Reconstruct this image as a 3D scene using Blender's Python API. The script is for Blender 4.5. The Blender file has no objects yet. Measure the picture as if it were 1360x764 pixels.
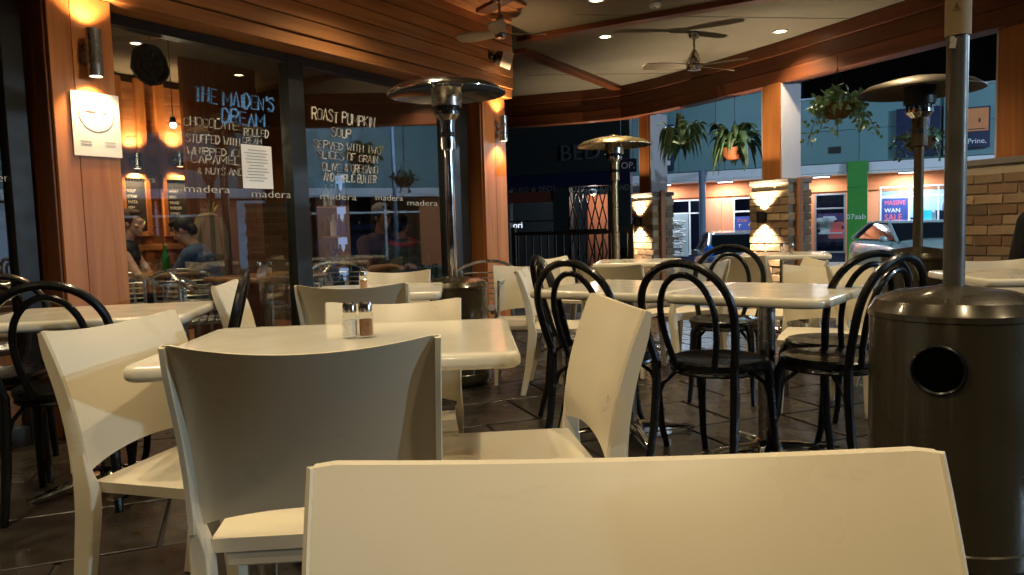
import bpy, bmesh, math, random
from mathutils import Vector, Matrix
random.seed(7)
R=math.radians; PI=math.pi
S=bpy.context.scene; COL=S.collection
# ------------------------------------------------------------------ camera
CAMH=1.04; F=1000.0; HY=303.0; ROLL=R(1.7)
PITCH=math.atan((382-HY)/F)
cam=bpy.data.cameras.new('camera'); camo=bpy.data.objects.new('camera',cam); COL.objects.link(camo)
cam.sensor_width=36; cam.lens=36*F/1360; cam.clip_start=.02; cam.clip_end=400
camo.matrix_world=Matrix.Translation((0,0,CAMH))@(Matrix.Rotation(PI/2-PITCH,4,'X')@Matrix.Rotation(-ROLL,4,'Z'))
S.camera=camo
# ------------------------------------------------------------------ night sky, faint moon
w=bpy.data.worlds.new('World'); S.world=w; w.use_nodes=True
nt=w.node_tree; bg=nt.nodes['Background']; sk=nt.nodes.new('ShaderNodeTexSky'); sk.sky_type='NISHITA'; sk.sun_disc=False
sk.sun_elevation=R(4); sk.sun_rotation=R(200); nt.links.new(sk.outputs[0],bg.inputs[0]); bg.inputs[1].default_value=.00025
sun=bpy.data.lights.new('moon','SUN'); sun.energy=.004; sun.angle=R(.5); sun.color=(.8,.88,1)
so=bpy.data.objects.new('moon',sun); COL.objects.link(so); so.rotation_euler=(R(86),0,R(-20))
S.view_settings.view_transform='Standard'; S.view_settings.look='None'; S.view_settings.exposure=0; S.view_settings.gamma=1
S.cycles.use_denoising=True; S.cycles.max_bounces=7; S.cycles.diffuse_bounces=4; S.cycles.glossy_bounces=4
S.cycles.transmission_bounces=4; S.cycles.transparent_max_bounces=14; S.cycles.caustics_reflective=False; S.cycles.caustics_refractive=False
S.cycles.sample_clamp_indirect=4; S.cycles.blur_glossy=1
WARM=(1,.79,.48); WARM2=(1,.62,.30); COOL=(.55,.78,1.0)
P_DOWN=100; P_SCONCE=24; P_STREET=2300

# ------------------------------------------------------------------ layout helpers (photo pixel -> place in the world)
def ray(px,py):
    x=(px-680)/F; y=(382-py)/F; cr,sr=math.cos(ROLL),math.sin(ROLL)
    x,y=x*cr+y*sr,-x*sr+y*cr
    c,s=math.cos(PITCH),math.sin(PITCH)
    return Vector((x,c+y*s,-s+y*c))
def onz(px,py,z):
    d=ray(px,py); k=(z-CAMH)/d.z; return Vector((d.x*k,d.y*k,z))
def at(px,py,Y):
    d=ray(px,py); k=Y/d.y; return Vector((d.x*k,Y,CAMH+d.z*k))
class Frame:
    def __init__(s,o,ang): s.o=Vector((o[0],o[1],0)); s.a=ang; s.u=Vector((math.cos(ang),math.sin(ang),0)); s.v=Vector((-math.sin(ang),math.cos(ang),0))
    def w(s,x,y,z=0): return s.o+s.u*x+s.v*y+Vector((0,0,z))
    def px(s,px,py,y=0):
        d=ray(px,py); p0=s.o+s.v*y; k=(p0-Vector((0,0,0))).dot(s.v)/d.dot(s.v)
        p=d*k; return (p-s.o).dot(s.u), CAMH+d.z*k
# ------------------------------------------------------------------ materials
MC={}
def new_mat(name):
    m=bpy.data.materials.new(name); m.use_nodes=True; return m,m.node_tree,m.node_tree.nodes['Principled BSDF']
SCUFF={'cream_resin','cream_laminate','heater_bronze'}
def mat(name,col,rough=.5,metal=0,var=.12,scale=6,bump=0,bscale=40,coat=0,emit=0,ecol=None,rv=.1,rand=0,spec=.5,sheen=0):
    if name in MC: return MC[name]
    m,t,b=new_mat(name); N=t.nodes; L=t.links
    c=(*col,1)
    b.inputs['Roughness'].default_value=rough; b.inputs['Metallic'].default_value=metal; b.inputs['Coat Weight'].default_value=coat
    b.inputs['Coat Roughness'].default_value=.08; b.inputs['Specular IOR Level'].default_value=spec
    tc=N.new('ShaderNodeTexCoord'); nz=N.new('ShaderNodeTexNoise'); nz.inputs['Scale'].default_value=scale; nz.inputs['Detail'].default_value=6
    L.new(tc.outputs['Object'],nz.inputs['Vector'])
    mx=N.new('ShaderNodeMix'); mx.data_type='RGBA'
    mx.inputs[6].default_value=tuple(max(0,v*(1-var)) for v in col)+(1,); mx.inputs[7].default_value=tuple(min(1,v*(1+var)) for v in col)+(1,)
    L.new(nz.outputs['Fac'],mx.inputs[0]); out=mx.outputs[2]
    if rand:
        oi=N.new('ShaderNodeObjectInfo'); hs=N.new('ShaderNodeHueSaturation'); mr=N.new('ShaderNodeMapRange')
        mr.inputs['To Min'].default_value=1-rand; mr.inputs['To Max'].default_value=1+rand
        L.new(oi.outputs['Random'],mr.inputs[0]); L.new(mr.outputs[0],hs.inputs['Value']); L.new(out,hs.inputs['Color']); out=hs.outputs[0]
    if name in SCUFF:
        mpp=N.new('ShaderNodeMapping'); mpp.inputs['Scale'].default_value=(9,9,26); mpp.inputs['Rotation'].default_value=(.4,.2,.7); oi2=N.new('ShaderNodeObjectInfo'); ad=N.new('ShaderNodeVectorMath'); L.new(tc.outputs['Object'],ad.inputs[0]); L.new(oi2.outputs['Random'],ad.inputs[1]); L.new(ad.outputs[0],mpp.inputs[0])
        n4=N.new('ShaderNodeTexNoise'); n4.inputs['Scale'].default_value=1.6; n4.inputs['Detail'].default_value=9; n4.inputs['Roughness'].default_value=.72; L.new(mpp.outputs[0],n4.inputs[0])
        m4=N.new('ShaderNodeMapRange'); m4.inputs['From Min'].default_value=.60; m4.inputs['From Max'].default_value=.78; m4.inputs['To Max'].default_value=.28; L.new(n4.outputs['Fac'],m4.inputs[0])
        mx4=N.new('ShaderNodeMix'); mx4.data_type='RGBA'; mx4.inputs[7].default_value=tuple(v*.5 for v in col)+(1,); L.new(m4.outputs[0],mx4.inputs[0]); L.new(out,mx4.inputs[6]); out=mx4.outputs[2]
    L.new(out,b.inputs['Base Color'])
    if rv:
        mr=N.new('ShaderNodeMapRange'); mr.inputs['From Min'].default_value=.3; mr.inputs['From Max'].default_value=.7
        mr.inputs['To Min'].default_value=max(.02,rough-rv); mr.inputs['To Max'].default_value=min(1,rough+rv)
        n2=N.new('ShaderNodeTexNoise'); n2.inputs['Scale'].default_value=scale*2.3; n2.inputs['Detail'].default_value=5
        L.new(tc.outputs['Object'],n2.inputs['Vector']); L.new(n2.outputs['Fac'],mr.inputs[0]); L.new(mr.outputs[0],b.inputs['Roughness'])
    if bump:
        n3=N.new('ShaderNodeTexNoise'); n3.inputs['Scale'].default_value=bscale; n3.inputs['Detail'].default_value=8
        bp=N.new('ShaderNodeBump'); bp.inputs['Strength'].default_value=bump; bp.inputs['Distance'].default_value=.01
        L.new(tc.outputs['Object'],n3.inputs['Vector']); L.new(n3.outputs['Fac'],bp.inputs['Height']); L.new(bp.outputs[0],b.inputs['Normal'])
    if emit:
        b.inputs['Emission Color'].default_value=(*(ecol or col),1); b.inputs['Emission Strength'].default_value=emit
    MC[name]=m; return m
def wood(name,c1,c2,axis=0,rough=.4,coat=.15,fine=16,rand=.12,bump=.12):
    if name in MC: return MC[name]
    m,t,b=new_mat(name); N=t.nodes; L=t.links
    tc=N.new('ShaderNodeTexCoord'); mp=N.new('ShaderNodeMapping'); oi=N.new('ShaderNodeObjectInfo'); add=N.new('ShaderNodeVectorMath'); sc=N.new('ShaderNodeVectorMath'); sc.operation='SCALE'
    comb=N.new('ShaderNodeCombineXYZ')
    for k in range(3): L.new(oi.outputs['Random'],comb.inputs[k])
    L.new(comb.outputs[0],sc.inputs[0]); sc.inputs['Scale'].default_value=37
    L.new(tc.outputs['Object'],add.inputs[0]); L.new(sc.outputs[0],add.inputs[1]); L.new(add.outputs[0],mp.inputs[0])
    s=[fine]*3; s[axis]=.7; mp.inputs['Scale'].default_value=s
    nz=N.new('ShaderNodeTexNoise'); nz.inputs['Scale'].default_value=1; nz.inputs['Detail'].default_value=8; nz.inputs['Distortion'].default_value=.6; nz.inputs['Roughness'].default_value=.6
    L.new(mp.outputs[0],nz.inputs[0])
    rp=N.new('ShaderNodeValToRGB'); rp.color_ramp.elements[0].position=.32; rp.color_ramp.elements[1].position=.68
    rp.color_ramp.elements[0].color=(*c1,1); rp.color_ramp.elements[1].color=(*c2,1); L.new(nz.outputs['Fac'],rp.inputs[0])
    hs=N.new('ShaderNodeHueSaturation'); mr=N.new('ShaderNodeMapRange'); mr.inputs['To Min'].default_value=1-rand; mr.inputs['To Max'].default_value=1+rand
    L.new(oi.outputs['Random'],mr.inputs[0]); L.new(mr.outputs[0],hs.inputs['Value']); L.new(rp.outputs[0],hs.inputs['Color']); L.new(hs.outputs[0],b.inputs['Base Color'])
    b.inputs['Roughness'].default_value=rough; b.inputs['Coat Weight'].default_value=coat; b.inputs['Coat Roughness'].default_value=.2
    bp=N.new('ShaderNodeBump'); bp.inputs['Strength'].default_value=bump; bp.inputs['Distance'].default_value=.004; L.new(nz.outputs['Fac'],bp.inputs['Height']); L.new(bp.outputs[0],b.inputs['Normal'])
    MC[name]=m; return m
def glass(name,tint=(.9,.93,.93),boost=1.6,base=.02):
    if name in MC: return MC[name]
    m=bpy.data.materials.new(name); m.use_nodes=True; t=m.node_tree; N=t.nodes; L=t.links; N.clear()
    o=N.new('ShaderNodeOutputMaterial'); mx=N.new('ShaderNodeMixShader'); tr=N.new('ShaderNodeBsdfTransparent'); gl=N.new('ShaderNodeBsdfGlossy')
    gl.inputs['Roughness'].default_value=.0; tr.inputs[0].default_value=(*tint,1)
    fr=N.new('ShaderNodeFresnel'); fr.inputs[0].default_value=1.5; g=N.new('ShaderNodeNewGeometry')
    m1=N.new('ShaderNodeMath'); m1.operation='MULTIPLY_ADD'; m1.inputs[1].default_value=boost; m1.inputs[2].default_value=base
    m2=N.new('ShaderNodeMath'); m2.operation='SUBTRACT'; m2.inputs[0].default_value=1
    m3=N.new('ShaderNodeMath'); m3.operation='MULTIPLY'; m3.use_clamp=True
    L.new(fr.outputs[0],m1.inputs[0]); L.new(g.outputs['Backfacing'],m2.inputs[1]); L.new(m1.outputs[0],m3.inputs[0]); L.new(m2.outputs[0],m3.inputs[1])
    L.new(m3.outputs[0],mx.inputs[0]); L.new(tr.outputs[0],mx.inputs[1]); L.new(gl.outputs[0],mx.inputs[2]); L.new(mx.outputs[0],o.inputs[0])
    MC[name]=m; return m
CREAM=mat('cream_resin',(.66,.59,.445),.34,var=.05,scale=2.2,rv=.10,rand=.05)
TOP=mat('cream_laminate',(.69,.645,.53),.15,var=.025,scale=5,rv=.04,bump=.01,bscale=90,coat=.15)
BLACK=mat('black_lacquer',(.004,.004,.004),.3,coat=.12,rv=.08,spec=.3)
CHROME=mat('chrome',(.72,.70,.66),.12,1,var=.05,rv=.06)
STEEL=mat('brushed_steel',(.50,.47,.43),.28,1,var=.1,rv=.08)
ALU=mat('aluminium',(.72,.72,.70),.3,1,var=.06)
BRONZE=mat('heater_bronze',(.055,.045,.026),.27,.3,var=.2,scale=2.5,rv=.10,coat=.5)
DARKM=mat('dark_metal',(.03,.03,.03),.4,.6)
BLK=mat('black_paint',(.012,.012,.012),.45)
WHITE=mat('white_paint',(.8,.8,.78),.5,var=.03)
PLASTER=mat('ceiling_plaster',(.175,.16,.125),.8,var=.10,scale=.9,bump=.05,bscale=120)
CEDAR=wood('cedar_board',(.36,.135,.042),(.60,.27,.10),0)
CEDARZ=wood('cedar_post',(.29,.092,.024),(.48,.19,.058),2,fine=11)
DKWOOD=wood('dark_timber',(.09,.022,.007),(.2,.06,.018),0)
DKWOODZ=wood('dark_and_shaded_timber',(.11,.032,.010),(.21,.07,.02),2)
SKIN=mat('skin',(.55,.30,.19),.5,var=.08,scale=30)
GLASS=glass('window_glass',(.9,.93,.93),3.3,.04)
GLASS2=glass('shop_glass',(.8,.86,.9),1,.01)
PAPER=mat('paper',(.82,.80,.76),.8,var=.03)
LETTER=mat('white_marker',(.66,.62,.52),.8,var=.1,scale=60)
LETTERB=mat('blue_marker',(.12,.33,.72),.8,var=.15,scale=60)
# ------------------------------------------------------------------ mesh helpers
class MB:
    def __init__(s): s.v=[]; s.f=[]; s.sm=[]
    def add(s,vs,fs,smooth=False):
        o=len(s.v); s.v+= [tuple(v) for v in vs]; s.f+=[tuple(i+o for i in f) for f in fs]; s.sm+=[smooth]*len(fs); return s
    def box(s,c,d,rz=0,M=None):
        x,y,z=d[0]/2,d[1]/2,d[2]/2; cs,sn=math.cos(rz),math.sin(rz); vs=[]
        for dz in(-z,z):
            for dx,dy in((-x,-y),(x,-y),(x,y),(-x,y)):
                p=Vector((dx*cs-dy*sn,dx*sn+dy*cs,dz))
                if M: p=M@p
                vs.append((c[0]+p[0],c[1]+p[1],c[2]+p[2]))
        return s.add(vs,[(3,2,1,0),(4,5,6,7),(0,1,5,4),(1,2,6,5),(2,3,7,6),(3,0,4,7)])
    def prism(s,poly,z0,z1):
        n=len(poly); vs=[(x,y,z0) for x,y in poly]+[(x,y,z1) for x,y in poly]
        return s.add(vs,[tuple(range(n-1,-1,-1)),tuple(range(n,2*n))]+[(i,(i+1)%n,n+(i+1)%n,n+i) for i in range(n)])
    def lathe(s,prof,n=24,c=(0,0,0),M=None,smooth=True,cap=True):
        loop=prof[0]==prof[-1]; disc=len(prof)==2 and prof[0][0]<1e-3; cap=cap and not loop
        vs=[];fs=[]
        for r,z in prof:
            for k in range(n):
                a=2*PI*k/n; p=Vector((r*math.cos(a),r*math.sin(a),z))
                if M: p=M@p
                vs.append((c[0]+p[0],c[1]+p[1],c[2]+p[2]))
        for i in range(len(prof)-1):
            for k in range(n): fs.append((i*n+k,i*n+(k+1)%n,(i+1)*n+(k+1)%n,(i+1)*n+k))
        if cap and prof[0][0]>1e-3: fs.append(tuple(range(n-1,-1,-1)))
        if cap and not disc and prof[-1][0]>1e-3: fs.append(tuple((len(prof)-1)*n+k for k in range(n)))
        return s.add(vs,fs,smooth)
    def tube(s,pts,r,n=8,closed=False,smooth=True,flat=1.0):
        pts=[Vector(p) for p in pts]; m=len(pts); rs=r if isinstance(r,(list,tuple)) else [r]*m
        vs=[];fs=[]; up=None
        for i,p in enumerate(pts):
            a=pts[i-1] if (i or closed) else p; b=pts[(i+1)%m] if (i<m-1 or closed) else p
            t=(b-a).normalized()
            if up is None:
                up=Vector((0,0,1)) if abs(t.z)<.9 else Vector((0,1,0))
            x=t.cross(up)
            if x.length<1e-4: x=t.cross(Vector((1,0,0)))
            x.normalize(); y=x.cross(t).normalized(); up=y
            for k in range(n):
                an=2*PI*k/n; vs.append(p+x*(rs[i]*math.cos(an))+y*(rs[i]*flat*math.sin(an)))
        for i in range(m if closed else m-1):
            for k in range(n):
                j=(i+1)%m; fs.append((i*n+k,i*n+(k+1)%n,j*n+(k+1)%n,j*n+k))
        if not closed: fs+= [tuple(range(n-1,-1,-1)),tuple((m-1)*n+k for k in range(n))]
        return s.add(vs,fs,smooth)
    def ell(s,c,r,n=14,m=10,M=None):
        prof=[(math.sin(PI*i/m),-math.cos(PI*i/m)) for i in range(m+1)]; prof[0]=(1e-4,-1); prof[-1]=(1e-4,1)
        D=Matrix.Diagonal((r[0],r[1],r[2],1)); MM=(M.to_4x4()@D) if M else D
        return s.lathe(prof,n,c,MM)
    def grid(s,fn,nu,nv,smooth=True,flip=False):
        vs=[fn(i/nu,j/nv) for j in range(nv+1) for i in range(nu+1)]; fs=[]
        for j in range(nv):
            for i in range(nu):
                a=j*(nu+1)+i; q=(a,a+1,a+nu+2,a+nu+1); fs.append(q[::-1] if flip else q)
        return s.add(vs,fs,smooth)
    def mesh(s,name,m,sharp=35):
        me=bpy.data.meshes.new(name); me.from_pydata(s.v,[],s.f); me.materials.append(m)
        me.polygons.foreach_set('use_smooth',s.sm); me.update()
        if any(s.sm): me.set_sharp_from_angle(angle=R(sharp))
        return me
    def build(s,name,m,parent=None,loc=(0,0,0),rot=(0,0,0),bevel=0,seg=2,sharp=35):
        return link(name,s.mesh(name,m,sharp),parent,loc,rot,bevel,seg)
def link(name,me,parent=None,loc=(0,0,0),rot=(0,0,0),bevel=0,seg=2):
    o=bpy.data.objects.new(name,me); COL.objects.link(o); o.location=loc; o.rotation_euler=rot
    if parent: o.parent=parent
    if bevel:
        b=o.modifiers.new('bevel','BEVEL'); b.width=bevel; b.segments=seg; b.limit_method='ANGLE'; b.angle_limit=R(40); b.harden_normals=False
    return o
BC={}
def bx(name,c,d,m,parent=None,rz=0,bevel=.002,seg=2,rot=None):
    k=(round(d[0],4),round(d[1],4),round(d[2],4),m.name)
    if k not in BC: BC[k]=MB().box((0,0,0),d).mesh(name,m)
    return link(name,BC[k],parent,c,rot or (0,0,rz),bevel,seg)
def tag(o,label,cat,group=None):
    o['label']=label; o['category']=cat
    if group: o['group']=group
    return o
def kind(o,k): o['kind']=k; return o
def thing(name,label,cat,loc=(0,0,0),rz=0,group=None):
    o=bpy.data.objects.new(name,None); COL.objects.link(o); o.location=loc; o.rotation_euler=(0,0,rz); o.empty_display_size=.1
    return tag(o,label,cat,group)
KIDS={}
def copy_tree(o,loc,rz,label=None,group=None):
    c=o.copy(); COL.objects.link(c); c.location=loc; c.rotation_euler=(0,0,rz)
    if label: c['label']=label
    if group: c['group']=group
    for ch in list(o.children):
        d=ch.copy(); COL.objects.link(d); d.parent=c
        for g in list(ch.children):
            e=g.copy(); COL.objects.link(e); e.parent=d
    return c
def text(name,body,size,loc,rz,m,parent=None,ex=.001,shear=0,sx=1,jit=0,tilt=0,off=0,align='LEFT'):
    cu=bpy.data.curves.new(name,'FONT'); cu.body=body; cu.size=size; cu.extrude=ex; cu.shear=shear; cu.align_x=align; cu.offset=off; cu.resolution_u=3
    t=bpy.data.objects.new(name,cu); COL.objects.link(t)
    dg=bpy.context.evaluated_depsgraph_get(); me=bpy.data.meshes.new_from_object(t.evaluated_get(dg)); bpy.data.objects.remove(t); bpy.data.curves.remove(cu)
    ph=random.random()*50
    for v in me.vertices:
        v.co.x*=sx
        if jit:
            v.co.y+=jit*size*(math.sin(v.co.x*7/size*.6+ph)+.6*math.sin(v.co.x*3.1/size+ph*2)); v.co.x+=jit*size*.8*math.sin(v.co.y*5/size+v.co.x*2/size+ph)
    me.materials.clear(); me.materials.append(m); me.name=name
    o=link(name,me,parent,loc); o.rotation_euler=(Matrix.Rotation(rz,3,'Z')@Matrix.Rotation(PI/2,3,'X')@Matrix.Rotation(tilt,3,'Z')).to_euler()
    return o
GLY={'A':'00 26 40|12 32','B':'00 06 36 45 43 33 03|33 42 41 30 00','C':'45 36 16 05 01 10 30 41','D':'00 06 26 44 42 20 00','E':'40 00 06 46|03 33','F':'00 06 46|03 33','G':'45 36 16 05 01 10 30 41 43 23','H':'00 06|40 46|03 43','I':'20 26','K':'00 06|46 03 40','L':'06 00 40','M':'00 06 22 46 40','N':'00 06 40 46','O':'16 05 01 10 30 41 45 36 16','P':'00 06 36 45 44 33 03','R':'00 06 36 45 44 33 03|23 40','S':'45 36 16 05 14 33 42 41 30 10 01','T':'20 26|06 46','U':'06 01 10 30 41 46','V':'06 20 46','W':'06 10 23 30 46','X':'00 46|06 40','Y':'06 23 46|23 20','&':'40 14 15 26 35 12 01 10 20 42',"'":'26 24'}
def hand(body,cap,wid,m,parent,loc,tilt,rr=.075,rounds=2):
    mb=MB(); x=0; adv=[]
    for ch in body: adv.append(x); x+=.62 if ch==' ' else (.45 if ch in "I'" else 1.3 if ch in 'MW' else 1.0)
    k=wid/x; rnd=random.Random(body)
    for ch,x0 in zip(body,adv):
        if ch==' ': continue
        dy=rnd.uniform(-.06,.06)*cap; hs=rnd.uniform(.9,1.08)
        for _ in range(rounds):
            for st in GLY[ch].split('|'):
                pts=[]
                for q in st.split():
                    gx=int(q[0])/4*(1.05 if ch in 'MW' else .78)+rnd.uniform(-.05,.05); gy=int(q[1])/6*hs+rnd.uniform(-.035,.035)
                    if ch in "I'": gx-=.2
                    u=(x0+gx)*k+gy*cap*.10; v=gy*cap+dy
                    pts.append((u*math.cos(tilt)-v*math.sin(tilt),0,u*math.sin(tilt)+v*math.cos(tilt)))
                mb.tube(pts,[cap*rr*rnd.uniform(.6,1.15) for _ in pts],5,flat=.3)
    return mb.build('lettering',m,parent,loc)
def spot(name,loc,direction,power,col,size=100,blend=.5,rad=.03,parent=None):
    l=bpy.data.lights.new(name,'SPOT'); l.energy=power; l.color=col; l.spot_size=R(size); l.spot_blend=blend; l.shadow_soft_size=rad
    o=bpy.data.objects.new(name,l); COL.objects.link(o); o.location=loc; o.rotation_euler=Vector(direction).to_track_quat('-Z','Y').to_euler()
    if parent: o.parent=parent
    return o
def point(name,loc,power,col,rad=.05,parent=None):
    l=bpy.data.lights.new(name,'POINT'); l.energy=power; l.color=col; l.shadow_soft_size=rad
    o=bpy.data.objects.new(name,l); COL.objects.link(o); o.location=loc
    if parent: o.parent=parent
    return o
def area(name,loc,direction,power,col,sx,sy,parent=None,rz=0):
    l=bpy.data.lights.new(name,'AREA'); l.energy=power; l.color=col; l.shape='RECTANGLE'; l.size=sx; l.size_y=sy
    o=bpy.data.objects.new(name,l); COL.objects.link(o); o.location=loc; o.rotation_euler=(0,0,rz) if direction is None else Vector(direction).to_track_quat('-Z','Y').to_euler()
    if parent: o.parent=parent
    return o


for m_ in(LETTER,LETTERB):
    t_=m_.node_tree; n_=t_.nodes.new('ShaderNodeTexNoise'); n_.inputs['Scale'].default_value=70; n_.inputs['Detail'].default_value=6; r_=t_.nodes.new('ShaderNodeMapRange'); r_.inputs['From Min'].default_value=.36; r_.inputs['From Max'].default_value=.56; r_.inputs['To Min'].default_value=.45
    c_=t_.nodes.new('ShaderNodeTexCoord'); t_.links.new(c_.outputs['Object'],n_.inputs['Vector']); t_.links.new(n_.outputs['Fac'],r_.inputs[0]); t_.links.new(r_.outputs[0],t_.nodes['Principled BSDF'].inputs['Alpha'])
# ================================================================== the setting
CF=Frame((-2.17,4.03),R(58)); FF=Frame((5.0,25.4),R(-26)); RF=Frame((2.92,8.6),R(-65))   # cafe glass wall, opposite shops, right deck edge
ASPH=mat('asphalt',(.05,.05,.052),.8,var=.3,scale=2,bump=.3,bscale=60)
CONC=mat('footpath_concrete',(.3,.29,.28),.8,var=.12,bump=.15)
SLATE=mat('slate',(.027,.022,.017),.36,var=.45,scale=5,bump=.35,bscale=9,rand=.35,rv=.14)
GROUT=mat('grout',(.016,.014,.012),.9)
kind(MB().box((0,0,-.5),(300,300,.1)).build('ground',ASPH,loc=(0,0,0)),'structure')
BEAM=[(-4.6,13.0),(-.1,11.52),(1.1,11.12),(1.62,10.86),(1.98,10.4),(2.3,9.86),(3.02,8.5),(3.97,6.34),(7.45,-1.2)]
deck=[(x,y) for x,y in BEAM]+[(7.9,-3.2),(-7,-3.2),(-7,13.8)]
def outset(pts,d):
    out=[]
    for i,p in enumerate(pts):
        a=Vector(pts[max(0,i-1)]); b=Vector(pts[min(len(pts)-1,i+1)]); t=(b-a).normalized(); n=Vector((-t.y,t.x))
        out.append((p[0]+n.x*d,p[1]+n.y*d))
    return out
OUT=outset(BEAM,.5)
fl=kind(MB().prism([(x,y) for x,y in OUT][::-1]+[(-7,13.8),(-7,-3.2),(7.9,-3.2)],-.45,-.012).build('deck_floor',GROUT),'structure')
# slate tiles, every one its own piece
def in_deck(x,y):
    p=Vector((x,y,0))-CF.o
    if p.dot(CF.v)>.2: return False
    q=Vector((x,y,0))-RF.o
    return q.dot(RF.v)<.15 and (y<10.4+(1.9-x)*.33)
TM=[]
for k in range(4):
    m=MB(); a,b=.292,.242; j=[(random.uniform(-.008,.008),random.uniform(-.008,.008)) for _ in range(4)]
    base=[(-a,-b),(a,-b),(a,b),(-a,b)]; lo=[(x+dx,y+dy) for (x,y),(dx,dy) in zip(base,j)]
    m.add([(x,y,-.02) for x,y in lo]+[(x,y,-.0025) for x,y in lo]+[(x*.99,y*.99,random.uniform(-.0005,.001)) for x,y in lo],
      [(0,1,5,4),(1,2,6,5),(2,3,7,6),(3,0,4,7),(4,5,9,8),(5,6,10,9),(6,7,11,10),(7,4,8,11),(8,9,10,11)])
    TM.append(m.mesh('tile',SLATE))
rt=R(20); cs,sn=math.cos(rt),math.sin(rt); tl=[]; rest=MB()
for i in range(-14,22):
    for j in range(-4,30):
        x0=(i+(j%2)*.5)*.6; y0=j*.5; x=x0*cs-y0*sn; y=x0*sn+y0*cs
        if in_deck(x,y) and y>.4 and abs(x)<y*.75+.9: tl.append((math.hypot(x,y),x,y))
tl.sort()
for n,(d,x,y) in enumerate(tl):
    if n<290: link('tile',TM[n%4],fl,(x,y,0),(0,0,rt+PI*(n%2)))
    else: rest.box((x,y,-.01),(.585,.485,.02),rt)
kind(rest.build('slate_paving',SLATE,fl),'stuff')

# ceiling with battens and timber lining
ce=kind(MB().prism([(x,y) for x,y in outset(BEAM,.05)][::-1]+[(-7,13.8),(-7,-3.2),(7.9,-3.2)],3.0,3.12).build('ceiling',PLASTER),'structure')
def strip(p,q,wd,th,z,m,name,parent,bev=.003):
    p=Vector(p[:2]);q=Vector(q[:2]); d=q-p; o=bx(name,((p.x+q.x)/2,(p.y+q.y)/2,z),(d.length,wd,th),m,parent,math.atan2(d.y,d.x),bev); return o
CZ=2.99
for a,b,wd in (((690,64),(848,126),.15),((690,50),(1330,-62),.13),((640,10),(1000,-190),.13)):
    strip(onz(*a,3.0),onz(*b,3.0),wd,.05,2.972,DKWOOD,'batten',ce)
for k in range(4):
    y=-.12-.125*k; a=CF.w(-4.2,y); b=CF.w(3.95-k*.12,y); strip(a,b,.119,.02,2.985-.001*k,CEDAR,'soffit_board',ce)

# edge beam of stacked boards, following the bend of the deck
def run_boards(pts,th,zs,m,parent,name='board',gap=.006,jog=(0,)):
    pi=[Vector(p) for p in pts]
    for n,(z0,z1) in enumerate(zs):
        A=outset(pts,jog[n%len(jog)]); B=outset(pts,th)
        for i in range(len(pts)-1):
            a=Vector(A[i]);b=Vector(A[i+1]); ang=math.atan2((b-a).y,(b-a).x); c=(a+b)/2
            def lo(p):
                d=Vector(p)-c; return (d.x*math.cos(ang)+d.y*math.sin(ang),-d.x*math.sin(ang)+d.y*math.cos(ang))
            MB().prism([lo(A[i]),lo(A[i+1]),lo(B[i+1]),lo(B[i])],z0,z1-gap).build(name,m,parent,(c.x,c.y,0),(0,0,ang),.003)
BEAMW=wood('beam_timber',(.105,.028,.009),(.20,.06,.018),0,rand=.1,rough=.5,coat=.05)
bt=thing('timber_beam','long dark red timber edge beam of stacked boards bending round the deck','beam')
run_boards(BEAM,.2,[(2.55,2.70),(2.70,2.86),(2.86,3.0)],BEAMW,bt,jog=(0,.012,-.012))

# ------------------------------------------------------------------ brick piers with posts and lights
BR=[]
for k in range(4):
    base=[(.27,.165,.095),(.33,.22,.13),(.21,.14,.085),(.38,.27,.165)][k]
    BR.append(mat('clay_%d'%k,base,.85,var=.28,scale=14,bump=.5,bscale=70,rand=.25))
MORT=mat('mortar',(.46,.40,.30),.9,var=.12,bump=.3)
BMS={}
def brick_obj(parent,c,d,rz):
    k=(round(d[0],2),round(d[1],2),random.randrange(4),random.randrange(2))
    if k not in BMS:
        m=MB(); x,y,z=d[0]/2,d[1]/2,d[2]/2; j=lambda:random.uniform(-.0035,.0035); e=.004
        vs=[]
        for dz,q in((-z,e),(-z+e,0),(z-e,0),(z,e)):
            for sx,sy in((-1,-1),(1,-1),(1,1),(-1,1)): vs.append((sx*(x-q)+j(),sy*(y-q)+j(),dz+j()*.6))
        fs=[(3,2,1,0),(12,13,14,15)]
        for l in range(3):
            for i in range(4): fs.append((l*4+i,l*4+(i+1)%4,l*4+4+(i+1)%4,l*4+4+i))
        m.add(vs,fs); BMS[k]=m.mesh('brick',BR[k[2]])
    link('brick',BMS[k],parent,c,(0,0,rz))
POSTC=mat('cream_post_paint',(.62,.60,.66),.5,var=.06)
CAPM=mat('pier_capstone',(.22,.2,.19),.8,bump=.3)
def pier(o,ang,L,T,top,label,cat='pier',plate=False):
    """local X along the deck edge, local -Y the deck side"""
    t=thing('brick_pier',label,cat,(o[0],o[1],0),ang)
    h=top-.06; MB().box((0,0,h/2-.2),(L-.03,T-.03,h+.4-.002)).build('core',MORT,t)
    MB().box((0,0,top-.03),(L+.012,T+.012,.055)).build('capstone',CAPM,t,bevel=.008)
    n=int(h/.086); bl=.23; g=.011
    for c in range(n):
        z=.043+c*.086
        def face(x0,x1,put):
            x=x0-(bl+g)/2*(c%2)
            while x<x1-.02:
                a=max(x,x0); b=min(x+bl,x1)
                if b-a>.03: put((a+b)/2,b-a,z)
                x+=bl+g
        face(-L/2,L/2,lambda m,l,z:brick_obj(t,(m,-T/2+.05,z),(l,.1,.075),0))
        for sx in (-1,1): face(-T/2+.112,T/2,lambda m,l,z:brick_obj(t,(sx*(L/2-.05),m,z),(l,.1,.075),PI/2))
    return t
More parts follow.
